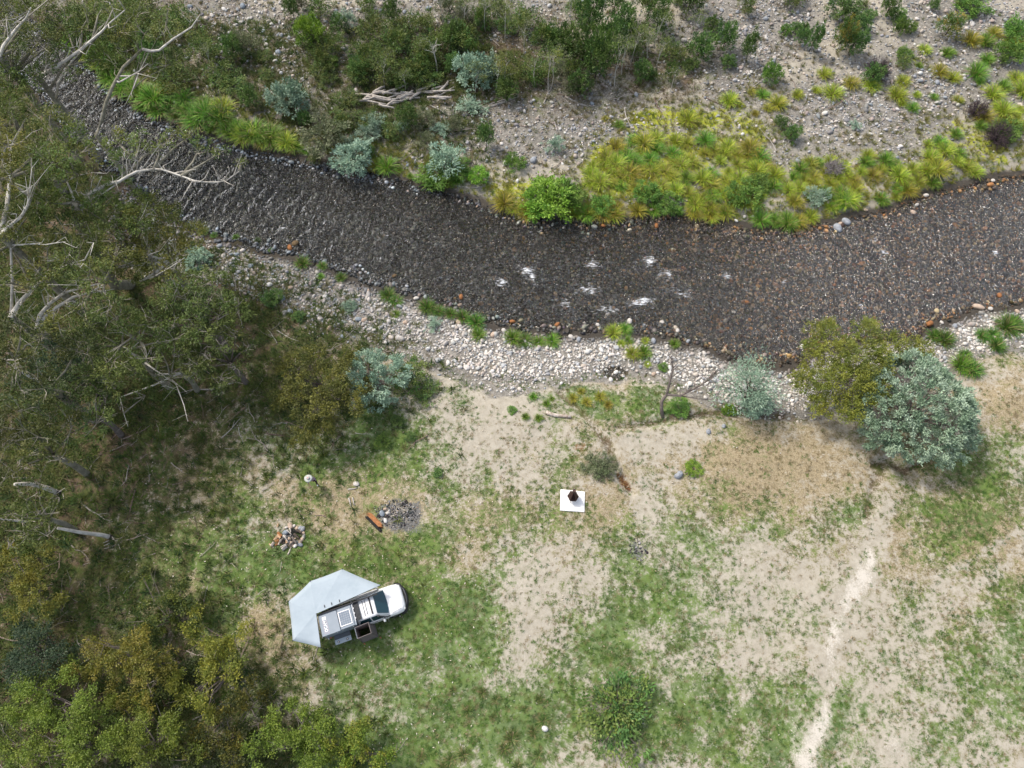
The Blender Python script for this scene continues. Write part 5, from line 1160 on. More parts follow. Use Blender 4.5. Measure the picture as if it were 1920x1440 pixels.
# ------------------------------------------------------------------ single stones
def stone_mat(name, col): return mat_plain(name, col, tuple(c * .62 for c in col), 4, .85, .2, 0, .3)
SM = {'pale': stone_mat('pale_stone', (.60, .56, .51)), 'grey': stone_mat('grey_stone', (.33, .35, .38)), 'bluegrey': stone_mat('blue_grey_stone', (.27, .31, .35)), 'buff': stone_mat('buff_stone', (.52, .40, .31)), 'white': stone_mat('white_stone', (.72, .70, .66)), 'orange': stone_mat('orange_stone', (.34, .15, .06)), 'brown': stone_mat('brown_stone', (.16, .11, .06)), 'darkgrey': stone_mat('dark_grey_stone', (.14, .145, .155))}
SHAPES = [stone_mesh('boulder', 900 + k, 3, .6, .3) for k in range(6)] + [stone_mesh('boulder', 950 + k, 2, .7, .75, False) for k in range(3)]
SHMAT = {}
def stone(p, s, col, lab, group, name='cobble', cat='stone', sx=1.0, sink=.15, seed=None):
    k = random.randrange(6) if seed is None else seed
    if (k, col) not in SHMAT:
        m = SHAPES[k].copy(); m.materials.clear(); m.materials.append(SM[col]); SHMAT[(k, col)] = m
    o = obj(name, SHMAT[(k, col)]); o.scale = (s * sx, s, s * random.uniform(.85, 1.1)); o.rotation_euler = (random.uniform(-.2, .2), random.uniform(-.2, .2), random.uniform(0, 6.28))
    o.location = (p[0], p[1], p[2] + s * (.3 - sink))
    return tag(o, lab, cat, group)
def at_px(u, v, s, col, lab, group=None, name='cobble', **k): return stone(G(u, v), s, col, lab, group, name, **k)
at_px(1570, 430, .95, 'grey', 'largest grey boulder in the water below the far tussocks', None, 'boulder', cat='boulder', seed=0)
at_px(1586, 417, .8, 'grey', 'narrow grey boulder just right of the largest one in the water', None, 'boulder', cat='boulder', seed=1)
at_px(1576, 420, .4, 'buff', 'small buff boulder wedged between the two grey ones', None, 'boulder', cat='boulder')
at_px(1503, 650, .5, 'white', 'white boulder at the water left of the olive tea tree', None, 'boulder', cat='boulder')
at_px(1832, 576, .6, 'buff', 'flat buff boulder at the shallow right shore', None, 'boulder', cat='boulder', sx=1.3)
at_px(1271, 890, .62, 'grey', 'grey angular rock on the sand right of the gully', None, 'rock', cat='rock', seed=6)
at_px(1328, 808, .38, 'grey', 'smaller of two grey rocks on the upper sand', None, 'rock', cat='rock', seed=7)
at_px(1357, 800, .45, 'grey', 'larger of two grey rocks on the upper sand', None, 'rock', cat='rock', seed=8)
at_px(668, 908, .42, 'pale', 'upright pale stone near the ash patch', None, 'rock', cat='rock')
at_px(1022, 1366, .38, 'white', 'small white stone in the lower grass', None, 'rock', cat='rock')
for u, v, s, c_ in [(456, 13, .6, 'bluegrey'), (398, 30, .5, 'pale'), (452, 43, .5, 'pale'), (528, 68, .45, 'grey'), (522, 100, .6, 'bluegrey'), (357, 13, .5, 'bluegrey'), (420, 18, .5, 'white'), (805, 16, .6, 'bluegrey'), (759, 23, .5, 'grey'), (715, 20, .5, 'grey'), (1000, 302, .65, 'grey'), (962, 297, .4, 'white'), (528, 67, .5, 'pale'), (523, 105, .4, 'grey'), (1756, 155, .55, 'grey'), (1770, 120, .4, 'pale'), (1480, 198, .45, 'pale'), (1585, 168, .4, 'pale'), (1435, 36, .5, 'grey'), (1415, 15, .4, 'buff'), (1465, 60, .4, 'grey'), (1370, 30, .4, 'buff'), (1560, 230, .35, 'pale'), (1110, 195, .45, 'bluegrey'), (842, 45, .45, 'grey'), (585, 85, .4, 'pale'), (522, 66, .4, 'grey'), (630, 20, .4, 'grey'), (540, 20, .4, 'pale'), (1820, 40, .4, 'grey'), (1700, 30, .4, 'pale'), (1640, 180, .4, 'white'), (1600, 265, .35, 'pale'), (1132, 360, .4, 'white'), (1070, 348, .4, 'bluegrey')]:
    at_px(u, v, s, c_, {'bluegrey': 'blue grey', 'white': 'whitish'}.get(c_, c_) + ' cobble standing out on the far gravel ' + ('left of the driftwood' if u < 660 else 'above the driftwood' if u < 900 else 'right of the scrub'), 'cobbles on the far gravel')
for u, v, s, c_ in [(1152, 558, .5, 'grey'), (1146, 565, .45, 'white'), (1140, 592, .45, 'pale'), (1150, 588, .35, 'white'), (1180, 604, .5, 'pale'), (1240, 606, .5, 'pale'), (1208, 612, .4, 'grey'), (1375, 586, .4, 'pale'), (1360, 602, .4, 'white'), (1432, 615, .45, 'pale'), (1440, 638, .4, 'pale'), (1120, 610, .35, 'pale'), (1710, 400, .5, 'buff'), (1735, 368, .45, 'pale'), (1718, 385, .35, 'pale'), (1622, 395, .35, 'buff'), (1860, 340, .4, 'pale'), (1855, 580, .4, 'pale'), (1905, 585, .4, 'buff'), (1410, 407, .35, 'white'), (1395, 408, .35, 'pale'), (1300, 398, .4, 'pale'), (1220, 396, .45, 'buff'), (1380, 415, .35, 'white')]:
    at_px(u, v, s, c_, {'white': 'whitish'}.get(c_, c_) + ' cobble standing in the shallows of the ' + ('far' if v < 480 else 'near') + ' shore', 'cobbles in the shallows', sink=.0)
for u, v, s, c_ in [(1740, 610, .6, 'orange'), (1871, 556, .5, 'orange'), (1280, 505, .4, 'orange'), (1370, 528, .4, 'orange'), (1400, 570, .45, 'orange'), (1345, 580, .45, 'brown'), (1310, 562, .5, 'brown'), (1110, 476, .4, 'orange'), (1355, 485, .35, 'orange'), (1500, 465, .4, 'orange'), (1785, 490, .45, 'brown'), (1700, 450, .4, 'orange'), (1600, 500, .4, 'orange'), (1810, 430, .4, 'brown'), (1840, 520, .4, 'orange'), (555, 460, .6, 'brown'), (545, 468, .5, 'orange'), (700, 400, .4, 'brown'), (865, 560, .5, 'orange'), (740, 520, .4, 'brown'), (1045, 610, .45, 'orange'), (1060, 580, .4, 'orange'), (960, 605, .4, 'orange'), (1230, 425, .4, 'orange'), (1130, 425, .35, 'orange'), (1620, 560, .35, 'orange'), (1450, 590, .45, 'brown'), (1660, 540, .4, 'brown'), (1755, 440, .4, 'brown')]:
    p = G(u, v); stone((p[0], p[1], p[2] + .06), s, c_, ('orange' if c_ == 'orange' else 'brown') + ' cobble under the water of the riffle', 'coloured cobbles on the river bed', 'cobble', sink=.0)
near = []
for u, v, s, c_ in [(470, 500, .5, 'bluegrey'), (445, 478, .45, 'bluegrey'), (505, 535, .5, 'white'), (455, 470, .4, 'pale'), (412, 462, .5, 'grey'), (420, 480, .45, 'pale'), (530, 560, .45, 'bluegrey'), (545, 585, .5, 'bluegrey'), (610, 556, .45, 'white'), (600, 545, .4, 'pale'), (545, 540, .4, 'buff'), (575, 530, .35, 'pale'), (672, 600, .5, 'bluegrey'), (683, 601, .5, 'buff'), (618, 615, .4, 'buff'), (642, 632, .4, 'bluegrey'), (700, 620, .35, 'pale'), (690, 545, .35, 'buff'), (780, 560, .4, 'pale'), (760, 605, .4, 'buff'), (860, 605, .5, 'buff'), (862, 612, .4, 'pale'), (840, 680, .45, 'white'), (802, 655, .4, 'white'), (925, 628, .5, 'buff'), (945, 620, .4, 'pale'), (900, 650, .4, 'pale'), (1102, 660, .45, 'white'), (1110, 672, .4, 'pale'), (1070, 632, .4, 'pale'), (1085, 637, .4, 'grey'), (1225, 640, .5, 'grey'), (1240, 605, .35, 'pale'), (1250, 650, .4, 'pale'), (1290, 640, .4, 'grey'), (1270, 620, .4, 'pale'), (1320, 662, .4, 'pale'), (1145, 712, .4, 'white'), (1225, 702, .4, 'buff'), (1256, 690, .4, 'white'), (1430, 700, .4, 'white'), (1436, 712, .4, 'pale'), (1462, 705, .35, 'grey'), (1765, 605, .35, 'pale'), (1800, 620, .35, 'pale'), (1830, 610, .35, 'buff'), (1715, 645, .35, 'pale'), (1790, 612, .4, 'grey')]:
    at_px(u, v, s, c_, {'bluegrey': 'blue grey', 'white': 'whitish'}.get(c_, c_) + ' cobble on the near gravel bar ' + ('left of the sedges' if u < 560 else 'below the dark sedges' if u < 1000 else 'around the small pool' if u < 1400 else 'near the olive tea tree'), 'cobbles on the near bar')
# ------------------------------------------------------------------ stone fire ring with firewood
z3 = lambda X, Y: (500 + X / 20.57, 975 + Y / 20.57)
RING = [(780, 290, .32, 'pale'), (930, 260, .5, 'buff'), (1060, 225, .32, 'pale'), (1180, 330, .34, 'buff'), (1320, 310, .42, 'grey'), (1420, 340, .42, 'grey'), (1320, 410, .34, 'buff'), (770, 480, .5, 'bluegrey'), (690, 640, .36, 'pale'), (1420, 520, .36, 'buff'), (1430, 650, .36, 'pale'), (1370, 760, .42, 'buff'), (1300, 860, .36, 'buff'), (1180, 870, .36, 'grey'), (970, 910, .4, 'buff'), (1010, 990, .32, 'buff'), (1110, 1010, .34, 'white'), (880, 860, .32, 'darkgrey'), (740, 750, .32, 'darkgrey'), (1290, 960, .4, 'grey'), (1090, 800, .34, 'buff'), (870, 720, .26, 'buff')]
for X, Y, s, c_ in RING:
    s *= .82
    at_px(*z3(X, Y), s, c_, {'bluegrey': 'blue grey', 'darkgrey': 'dark grey', 'white': 'whitish'}.get(c_, c_) + ' stone in the fire ring', 'stones of the fire ring', 'fire_ring_stone', sink=.1)
def billet(X1, Y1, X2, Y2, w, mat, lab, lift=.0, seed=0):
    a, b = Vector(G(*z3(X1, Y1))), Vector(G(*z3(X2, Y2))); L = max((b - a).length, .25); d = (b - a)
    m = MB(); g = random.Random(seed)
    pf = [(0, -w / 2), (0, w / 2), (w * .45, w * .42), (w * .8, g.uniform(-.1, .1) * w), (w * .4, -w * .45)]
    vs = [(x, y, z) for x in (-L / 2, L / 2) for z, y in pf]; n = 5
    m.add(vs, [tuple(range(n)), tuple(range(2 * n - 1, n - 1, -1))] + [(k, n + k, n + (k + 1) % n, (k + 1) % n) for k in range(n)])
    o = m.build('firewood', mat); o.location = (a + b) / 2 + Vector((0, 0, .01 + lift)); o.rotation_euler = (0, 0, math.atan2(d.y, d.x))
    return tag(o, lab, 'firewood', 'firewood at the fire ring')
M_CUT = mat_plain('cut_pale_wood', (.66, .46, .30), (.50, .33, .20), 6, .85, .1, 0, .3)
for i, (a, b, c_, d, w_, m_, l_) in enumerate([(440, 490, 580, 640, .2, M_ORANGE, 'orange split firewood nearest the fire ring'), (420, 580, 540, 710, .14, M_CUT, 'pale split firewood beside the orange piece'), (300, 790, 420, 650, .18, M_CUT, 'pale yellow split firewood left of the fire ring'), (360, 850, 480, 800, .2, M_ORANGE, 'orange firewood chunk left of the fire ring'), (110, 910, 180, 1020, .08, M_CUT, 'thin pale firewood splinter farthest left'), (190, 1010, 300, 870, .2, M_BLEACH, 'bleached firewood block at the far left'), (360, 960, 450, 920, .14, M_ORANGE, 'small orange firewood chip'), (470, 970, 560, 760, .12, M_BLEACH, 'long bleached firewood stick beside the ring'), (560, 1050, 680, 1020, .14, M_DEADWOOD, 'grey firewood billet below the ring'), (610, 1150, 800, 1010, .24, M_DEADWOOD, 'thick grey firewood billet below the ring'), (760, 720, 790, 900, .16, M_CUT, 'pale firewood piece inside the left rim of the ring'), (620, 760, 680, 940, .22, M_BARK_DARK, 'dark bark covered firewood left of the ring'), (420, 260, 460, 150, .12, M_CUT, 'loose firewood offcut above the pile')]):
    billet(a, b, c_, d, w_, m_, l_, .04 * (i % 2), i)
for i, (a, b_, c_, e_) in enumerate([(700, 620, 860, 900), (900, 1000, 1150, 760), (1100, 560, 1300, 760), (820, 420, 1000, 600), (560, 900, 700, 700), (1200, 420, 1400, 560), (640, 1060, 820, 960), (1050, 700, 1230, 980)]):
    log(*z3(a, b_), *z3(c_, e_), .045 + .02 * (i % 3), 'brown stick of firewood lying over the fire ring', 'firewood_stick', [M_DEADWOOD, M_BARK_GREY, M_BARK_DARK][i % 3], 'firewood sticks on the ring', lift=.12 + .03 * i, seed=130 + i, cat='stick')
log(*z3(820, 1340), *z3(960, 1050), .05, 'long pale stick pointing out of the fire ring', 'fallen_stick', M_BLEACH, seed=101, cat='stick')
log(*z3(1000, 340), *z3(990, 830), .06, 'charred black log across the fire ring', 'charred_log', M_CHAR, lift=.12, seed=102)
log(*z3(920, 340), *z3(950, 520), .05, 'whitened stick in the fire ring', 'fallen_stick', M_BLEACH, lift=.15, seed=103, cat='stick')
log(*z3(1060, 420), *z3(1240, 500), .11, 'short thick charred log in the fire ring', 'charred_log', M_CHAR, lift=.05, seed=104)
log(*z3(1270, 790), *z3(1310, 640), .07, 'charred stub at the right of the fire ring', 'charred_log', M_CHAR, seed=105)
log(*z3(1000, 900), *z3(1230, 790), .05, 'bent pale stick on the front of the fire ring', 'fallen_stick', M_BLEACH, lift=.1, seed=106, cat='stick')
# ash patch: charcoal crumbs and a few stones
x = []; y = []
for (u, v, ru, rv, n) in ((742, 962, 38, 26, 330), (1197, 1030, 18, 22, 70), (541, 1010, 22, 18, 60)):
    c_ = P(u, v, 0); ex = abs(P(u + ru, v)[0] - c_[0]); ey = abs(P(u, v - rv)[1] - c_[1])
    a = RNG.uniform(0, 6.28, n); r = np.sqrt(RNG.random(n)); x.append(c_[0] + ex * r * np.cos(a)); y.append(c_[1] + ey * r * np.sin(a))
x = np.concatenate(x); y = np.concatenate(y)
scatter_stones('charcoal_crumbs', x, y, np.clip(RNG.lognormal(math.log(.09), .4, len(x)), .04, .22), pick([(.02, .02, .02), (.05, .05, .05), (.35, .34, .34), (.14, .135, .135), (.03, .03, .03)], len(x)), 'charcoal crumbs and ash of old camp fires', M_STONE_I, .1, 70)
for X, Y, s, c_, l_ in [(1262, 552, .45, 'bluegrey', 'blue grey triangular stone in the ash patch'), (1296, 620, .36, 'white', 'whitish stone in the ash patch beside the orange log'), (1320, 545, .3, 'pale', 'small pale stone in the middle of the ash patch'), (1290, 505, .25, 'buff', 'small buff stone at the top of the ash patch')]:
    at_px(480 + X / 5.333, 860 + Y / 5.333, s, c_, l_, 'stones in the ash patch', 'ash_stone')
log(480 + 1345 / 5.333, 860 + 578 / 5.333, 480 + 1415 / 5.333, 860 + 555 / 5.333, .035, 'thin whitened stick on the ash patch', 'fallen_stick', M_BLEACH, seed=107, cat='stick')

# fallen leaves dotted over the camp flat
lf = []
for k in range(4):
    me = np_mesh('leaf_shape', np.array([(-.5, 0, 0), (0, .22, .05), (.5, 0, .02), (0, -.22, .04)]), np.array([[0, 1, 2, 3]])); me.materials.append(M_TWIG_I); lf.append(me)
x, y = rand_in(5200, -26, 26, -4, 24); a, b_ = shores(x, y); k = (a > 4) & in_view(x, y) & (RNG.random(len(x)) < .25 + .75 * sm((2 - x) / 12)); x, y = x[k], y[k]; ns = len(x)
scatter('fallen_leaves', np.stack([x, y, height(x, y) + .06], 1), RNG.uniform(.07, .17, (ns, 1)) * np.ones((1, 3)), np.stack([RNG.normal(0, .3, ns), RNG.normal(0, .3, ns), RNG.uniform(0, 6.28, ns)], 1), pick([(.55, .48, .38), (.42, .33, .23), (.30, .20, .13), (.62, .57, .50)], ns), RNG.integers(0, 4, ns), lf, 'pale dry leaves dotted over the camp grass')

# ------------------------------------------------------------------ slab with hooded fire pit
M_SLAB = mat_plain('white_concrete', (.86, .85, .83), (.80, .79, .77), 3, .7, .2, 0, .05)
M_IRON = mat_plain('rusty_dark_iron', (.055, .042, .042), (.10, .055, .045), 6, .55, .4, .6, .2)
cs = [Vector(P(u, v, .1)) for u, v in ((1051, 917), (1096.7, 921.5), (1096, 960), (1050, 957))]
m = MB(); o_ = sum(cs, Vector()) / 4
m.add([(c_.x - o_.x, c_.y - o_.y, z) for z in (-.1, .1) for c_ in cs], [(3, 2, 1, 0), (4, 5, 6, 7), (0, 1, 5, 4), (1, 2, 6, 5), (2, 3, 7, 6), (3, 0, 4, 7)])
slab = m.build('concrete_slab', M_SLAB); slab.location = (o_.x, o_.y, 0.0)
bv = slab.modifiers.new('bevel', 'BEVEL'); bv.width = .03; bv.segments = 2
tag(slab, 'white square concrete slab under the hooded fire pit', 'slab')
c0 = P(1074.5, 930.5, .6); fp = empty('fire_pit', (c0[0], c0[1], .10), math.radians(-4))
hexp = lambda r, z, k: (r * math.cos(math.radians(60 * k)), r * math.sin(math.radians(60 * k)), z)
m = MB(); vs = [hexp(.36, .35, k) for k in range(6)] + [hexp(.40, .5, k) for k in range(6)] + [hexp(.37, .5, k) for k in range(6)] + [hexp(.33, .37, k) for k in range(6)]
fs = [tuple(range(5, -1, -1)), tuple(range(18, 24))]
for r_ in range(3):
    for k in range(6): fs.append((r_ * 6 + k, r_ * 6 + (k + 1) % 6, r_ * 6 + 6 + (k + 1) % 6, r_ * 6 + 6 + k))
m.add(vs, fs); m.build('hex_bowl', M_IRON, fp)
for k in range(6):
    a, b = Vector(hexp(.385, .5, k)), Vector(hexp(.385, .5, k + 1)); r_ = MB(); r_.tube([a, b], .02, 6); r_.build('rim_bar', M_IRON, fp)
for k in (0, 1, 2, 3, 4, 5):
    if k in (4,): continue                                    # the open front
    a0, b0, a1, b1 = Vector(hexp(.37, .62, k)), Vector(hexp(.37, .62, k + 1)), Vector(hexp(.09, 1.05, k)) + Vector((0, .12, 0)), Vector(hexp(.09, 1.05, k + 1)) + Vector((0, .12, 0))
    nrm = (b0 - a0).cross(a1 - a0).normalized() * .012
    h_ = MB(); h_.add([a0, b0, b1, a1, a0 - nrm, b0 - nrm, b1 - nrm, a1 - nrm], [(0, 1, 2, 3), (7, 6, 5, 4), (0, 4, 5, 1), (1, 5, 6, 2), (2, 6, 7, 3), (3, 7, 4, 0)]); h_.build('hood_panel', M_IRON, fp)
for k in range(6):
    p_ = MB(); p_.tube([hexp(.375, .48, k), hexp(.37, .63, k)], .018, 5); p_.build('post', M_IRON, fp)
    if k % 2 == 0: l_ = MB(); l_.tube([hexp(.34, 0.0, k), hexp(.34, .4, k)], .022, 6); l_.build('leg', M_IRON, fp)
f_ = MB(); f_.tube([(0, .12, 1.0), (.01, .13, 1.45)], [.09, .08], 10); f_.build('flue', M_IRON, fp)
f_ = MB(); f_.tube([(0.01, .13, 1.45), (.01, .13, 1.48)], [.11, .11], 10); f_.build('flue_cap', M_IRON, fp)
tag(fp, 'dark iron hexagonal fire pit with hood and flue on the white slab', 'fire pit')

# ------------------------------------------------------------------ camper ute with awning and shower tent
M_WHITE = mat_plain('white_paint', (.82, .82, .82), (.80, .80, .80), 2, .25, .5)
M_GLASS = NT('dark_glass'); M_GLASS.base((.012, .05, .07), .06, .6); M_GLASS = M_GLASS.m
M_BLACK = mat_plain('black_plastic', (.018, .018, .02), (.028, .028, .03), 8, .55, .3)
M_TYRE = mat_plain('tyre_rubber', (.02, .02, .02), (.03, .03, .03), 10, .9, .1)
M_STEEL = mat_plain('brushed_steel', (.55, .56, .58), (.45, .46, .48), 9, .35, .5, .8)
M_CANOPY = mat_plain('grey_canopy_metal', (.26, .30, .345), (.24, .28, .32), 3, .5, .4)
M_FABRIC = NT('grey_awning_canvas'); _p = M_FABRIC.coord(); _f = M_FABRIC.noise(_p, 1.4, 4); M_FABRIC.base(M_FABRIC.mix(M_FABRIC.smooth(_f, .35, .7), (.37, .43, .475), (.335, .395, .44)), .85, .2); M_FABRIC.bump(M_FABRIC.noise(_p, 2.2, 3), .25, .08); M_FABRIC = M_FABRIC.m
M_TENT = mat_plain('taupe_tent_fabric', (.21, .18, .175), (.17, .145, .14), 4, .9, .1)
M_RIB = mat_plain('dark_alloy', (.07, .075, .085), (.05, .055, .06), 6, .5, .4, .5)
M_SOLAR = mat_plain('solar_cells', (.16, .20, .25), (.13, .17, .22), 6, .3, .5)
M_LETTER = mat_plain('white_print', (.85, .83, .83), (.82, .80, .80), 6, .5, .3)
M_PINK = mat_plain('pink_print', (.55, .42, .45), (.52, .40, .43), 6, .5, .3)
M_AMBER = mat_plain('red_orange', (.50, .16, .10), (.45, .14, .09), 6, .3, .5)
O_ = P(540 + 487 / 8, 1060 + 922 / 8, 2.05)
ute = empty('camper_ute', (O_[0], O_[1], 0.0), math.radians(19.5))
YC = .27
def part(mb, name, mat, parent=ute, smooth=False): return mb.build(name, mat, parent, smooth)
# body shell: lofted cross sections along x.  each: (x, half width bottom, half width belt, half width top, z bottom, z belt, z top)
def loft(secs, name, mat, n_side=1, parent=ute, smooth=True):
    m = MB(); rings = []
    for (x, wb, wm, wt, zb, zm, zt) in secs:
        rings.append([(x, YC - wb, zb), (x, YC - wm, (zb + zm) / 2), (x, YC - wm, zm), (x, YC - wt, zt - .03), (x, YC - wt * .88, zt), (x, YC, zt + .025), (x, YC + wt * .88, zt), (x, YC + wt, zt - .03), (x, YC + wm, zm), (x, YC + wm, (zb + zm) / 2), (x, YC + wb, zb)])
    k = 11; vs = sum(rings, []); fs = []
    for i in range(len(rings) - 1):
        for j in range(k): q_ = (j + 1) % k; fs.append((i * k + j, i * k + q_, i * k + k + q_, i * k + k + j))
    fs += [tuple(range(k - 1, -1, -1)), tuple(range((len(rings) - 1) * k, len(rings) * k))]
    m.add(vs, fs); o = part(m, name, mat, parent, smooth)
    return o
body = loft([(2.12, .86, .90, .88, .42, .95, 1.10), (2.6, .88, .92, .89, .40, .98, 1.12), (3.6, .88, .92, .89, .40, 1.0, 1.13), (4.1, .88, .93, .86, .40, 1.0, 1.12), (4.6, .86, .93, .80, .42, .98, 1.14), (4.95, .80, .89, .72, .46, .92, 1.08), (5.12, .70, .78, .60, .50, .85, .98), (5.2, .58, .62, .48, .52, .80, .88)], 'body', M_WHITE)
cab = loft([(2.14, .86, .86, .68, 1.05, 1.12, 1.72), (2.35, .87, .87, .69, 1.05, 1.12, 1.82), (3.3, .87, .87, .69, 1.05, 1.12, 1.83), (3.46, .87, .87, .67, 1.05, 1.12, 1.79), (4.10, .84, .84, .80, 1.02, 1.08, 1.14)], 'cab', M_WHITE)
# glass, set a little proud of the shell
m = MB(); ws = [(3.47, -.60, 1.80), (3.47, .60, 1.80), (4.09, .735, 1.205), (4.14, .4, 1.175), (4.155, 0, 1.17), (4.14, -.4, 1.175), (4.09, -.735, 1.205)]
m.add([(x, YC + y, z + .012) for x, y, z in ws] + [(x, YC + y, z - .01) for x, y, z in ws], [tuple(range(7)), tuple(range(13, 6, -1))] + [(k, 7 + k, 7 + (k + 1) % 7, (k + 1) % 7) for k in range(7)]); wsg = part(m, 'windscreen', M_GLASS)
m = MB(); m.tube([(4.05, YC - .45, 1.245), (3.80, YC + .02, 1.475)], .012, 5); m.build('wiper', M_BLACK, wsg)
for s in (-1, 1):
    for x0, x1, x2, x3 in ((2.22, 2.98, 2.95, 2.32), (3.05, 3.82, 3.42, 3.02)):
        m = MB(); a = [(x0, .885, 1.13), (x1, .885, 1.13), (x2, .735, 1.71), (x3, .735, 1.71)]
        m.add([(x, YC + s * y, z) for x, y, z in a] + [(x, YC + s * (y - .03), z) for x, y, z in a], [(0, 1, 2, 3), (7, 6, 5, 4), (0, 4, 5, 1), (1, 5, 6, 2), (2, 6, 7, 3), (3, 7, 4, 0)]); part(m, 'side_window', M_GLASS)
    for x0, x1 in ((2.2, 3.0), (3.02, 3.98)):
        m = MB(); m.box(x0, x1, YC + s * .925 - .012, YC + s * .925 + .012, .5, 1.06, .01); dr = part(m, 'door', M_WHITE)
        h_ = MB(); h_.box(x0 + .08, x0 + .24, YC + s * .945 - .012, YC + s * .945 + .012, .93, .97); h_.build('handle', M_BLACK, dr)
    m = MB(); m.tube([(3.78, YC + s * .88, 1.12), (3.74, YC + s * 1.02, 1.16)], .03, 6); arm = part(m, 'mirror', M_BLACK)
    c_ = MB(); c_.box(3.66, 3.80, min(YC + s * .99, YC + s * 1.17), max(YC + s * .99, YC + s * 1.17), 1.08, 1.26, .03); c_.build('mirror_cap', M_WHITE, arm)
    m = MB(); m.box(5.0, 5.14, min(YC + s * .50, YC + s * .80), max(YC + s * .50, YC + s * .80), .78, .93, .03); part(m, 'headlight', M_STEEL)
    for x in (.75, 4.35):
        m = MB()
        ring = [(.18, -.13), (.34, -.13), (.39, -.09), (.39, .09), (.34, .13), (.18, .13)]; n = 20
        vs = [(x + r_ * math.cos(6.2832 * k / n), YC + s * .80 + y, .39 + r_ * math.sin(6.2832 * k / n)) for k in range(n) for r_, y in ring]
        fs = [(k * 6 + j, k * 6 + (j + 1) % 6, ((k + 1) % n) * 6 + (j + 1) % 6, ((k + 1) % n) * 6 + j) for k in range(n) for j in range(6)]
        m.add(vs, fs); ty = part(m, 'wheel', M_TYRE, ute, True)
        r2 = MB(); r2.tube([(x, YC + s * .80 - .11, .39), (x, YC + s * .80 + .11, .39)], .20, 16); r2.build('rim', M_STEEL, ty)
        f2 = MB()
        for k in range(9):
            a0 = math.pi * k / 8; f2.box(x + .46 * math.cos(a0) - .09, x + .46 * math.cos(a0) + .09, YC + s * .86 - .1, YC + s * .86 + .09, .42 + .42 * math.sin(a0) - .02, .42 + .42 * math.sin(a0) + .03) if k in () else None
m = MB(); m.tube([(4.12, YC - .90, 1.10), (3.95, YC - .93, 1.2), (3.62, YC - .88, 1.55), (3.5, YC - .82, 1.86)], .04, 8); sn = part(m, 'snorkel', M_BLACK); m = MB(); m.box(3.44, 3.58, YC - .88, YC - .76, 1.84, 1.98, .02); m.build('snorkel_head', M_BLACK, sn)
m = MB(); m.tube([(4.3, YC - .80, 1.15), (4.9, YC - .70, 1.10)], .006, 4); part(m, 'bonnet_seam', M_BLACK); m = MB(); m.tube([(4.3, YC + .80, 1.15), (4.9, YC + .70, 1.10)], .006, 4); part(m, 'bonnet_seam', M_BLACK)
# bull bar
bar = MB(); bp = [(4.82, YC - .96, .62), (5.10, YC - .84, .68), (5.30, YC - .45, .72), (5.37, YC, .72), (5.30, YC + .45, .72), (5.10, YC + .84, .68), (4.82, YC + .96, .62)]
bar.tube(bp, .12, 8); bb = part(bar, 'bull_bar', M_BLACK, ute, True)
m = MB(); m.tube([(5.12, YC - .72, .78), (5.34, YC - .40, .98), (5.38, YC, 1.0), (5.34, YC + .40, .98), (5.12, YC + .72, .78)], .035, 7); m.build('hoop', M_RIB, bb, True)
for y_ in (-.4, .4): m = MB(); m.tube([(5.33, YC + y_, .72), (5.34, YC + y_, .98)], .03, 6); m.build('upright', M_RIB, bb)
m = MB(); m.box(5.22, 5.32, YC - .32, YC + .32, .52, .64, .02); m.build('number_plate', M_STEEL, bb)
# roof load: platform rack, light bar, slats
rack = MB(); rack.box(2.14, 2.50, YC - .66, YC + .60, 1.90, 1.93, .008); rk = part(rack, 'roof_rack', M_RIB)
for x_ in (2.20, 2.28, 2.36, 2.44): m = MB(); m.box(x_ - .018, x_ + .018, YC - .64, YC + .58, 1.934, 1.955); m.build('slat', M_BLACK, rk)
m = MB(); m.tube([(2.12, YC - .68, 1.97), (2.12, YC + .62, 1.97)], .03, 8); m.build('light_bar', M_STEEL, rk)
for k in range(4): m = MB(); m.box(2.14, 2.20, YC - .52 + .3 * k, YC - .42 + .3 * k, 1.96, 2.02, .01); m.build('clamp', M_STEEL, rk)
for y_ in (-.6, .54):
    for x_ in (2.2, 2.46): m = MB(); m.tube([(x_, YC + y_, 1.80), (x_, YC + y_, 1.92)], .025, 6); m.build('foot', M_BLACK, rk)
for x_, w_, y0, y1 in ((2.74, .012, -.52, .42), (2.90, .012, -.50, .38), (3.20, .045, -.56, .50)):
    m = MB(); m.box(x_ - w_, x_ + w_, YC + y0, YC + y1, 1.862, 1.885); part(m, 'roof_slot', M_BLACK)
# tray chassis and canopy box
m = MB(); m.box(-.02, 2.14, YC - .84, YC + .84, .62, .80, .02); part(m, 'tray', M_BLACK)
m = MB(); m.box(0.0, 2.06, -.60, .80, .80, 1.97, .03); bx_ = part(m, 'canopy_box', M_CANOPY)
lid = MB(); lid.box(-.02, 1.13, -.635, .64, 1.975, 2.05, .025); ld = part(lid, 'rear_lid', M_CANOPY)
lid2 = MB(); lid2.box(1.18, 2.03, -.60, .65, 1.975, 2.045, .025); part(lid2, 'front_lid', M_CANOPY)
m = MB(); m.box(2.04, 2.14, -.62, .70, 1.80, 1.99, .02); part(m, 'front_beam', M_CANOPY)
sp = MB(); sp.box(1.23, 1.89, -.40, .41, 2.05, 2.075, .004); spo = part(sp, 'solar_panel', M_SOLAR)
for a in ((1.18, 1.94, -.45, -.395), (1.18, 1.94, .405, .46), (1.18, 1.235, -.394, .404), (1.885, 1.94, -.394, .404)):
    m = MB(); m.box(a[0], a[1], a[2], a[3], 2.05, 2.09, .01); m.build('panel_frame', M_LETTER, spo)
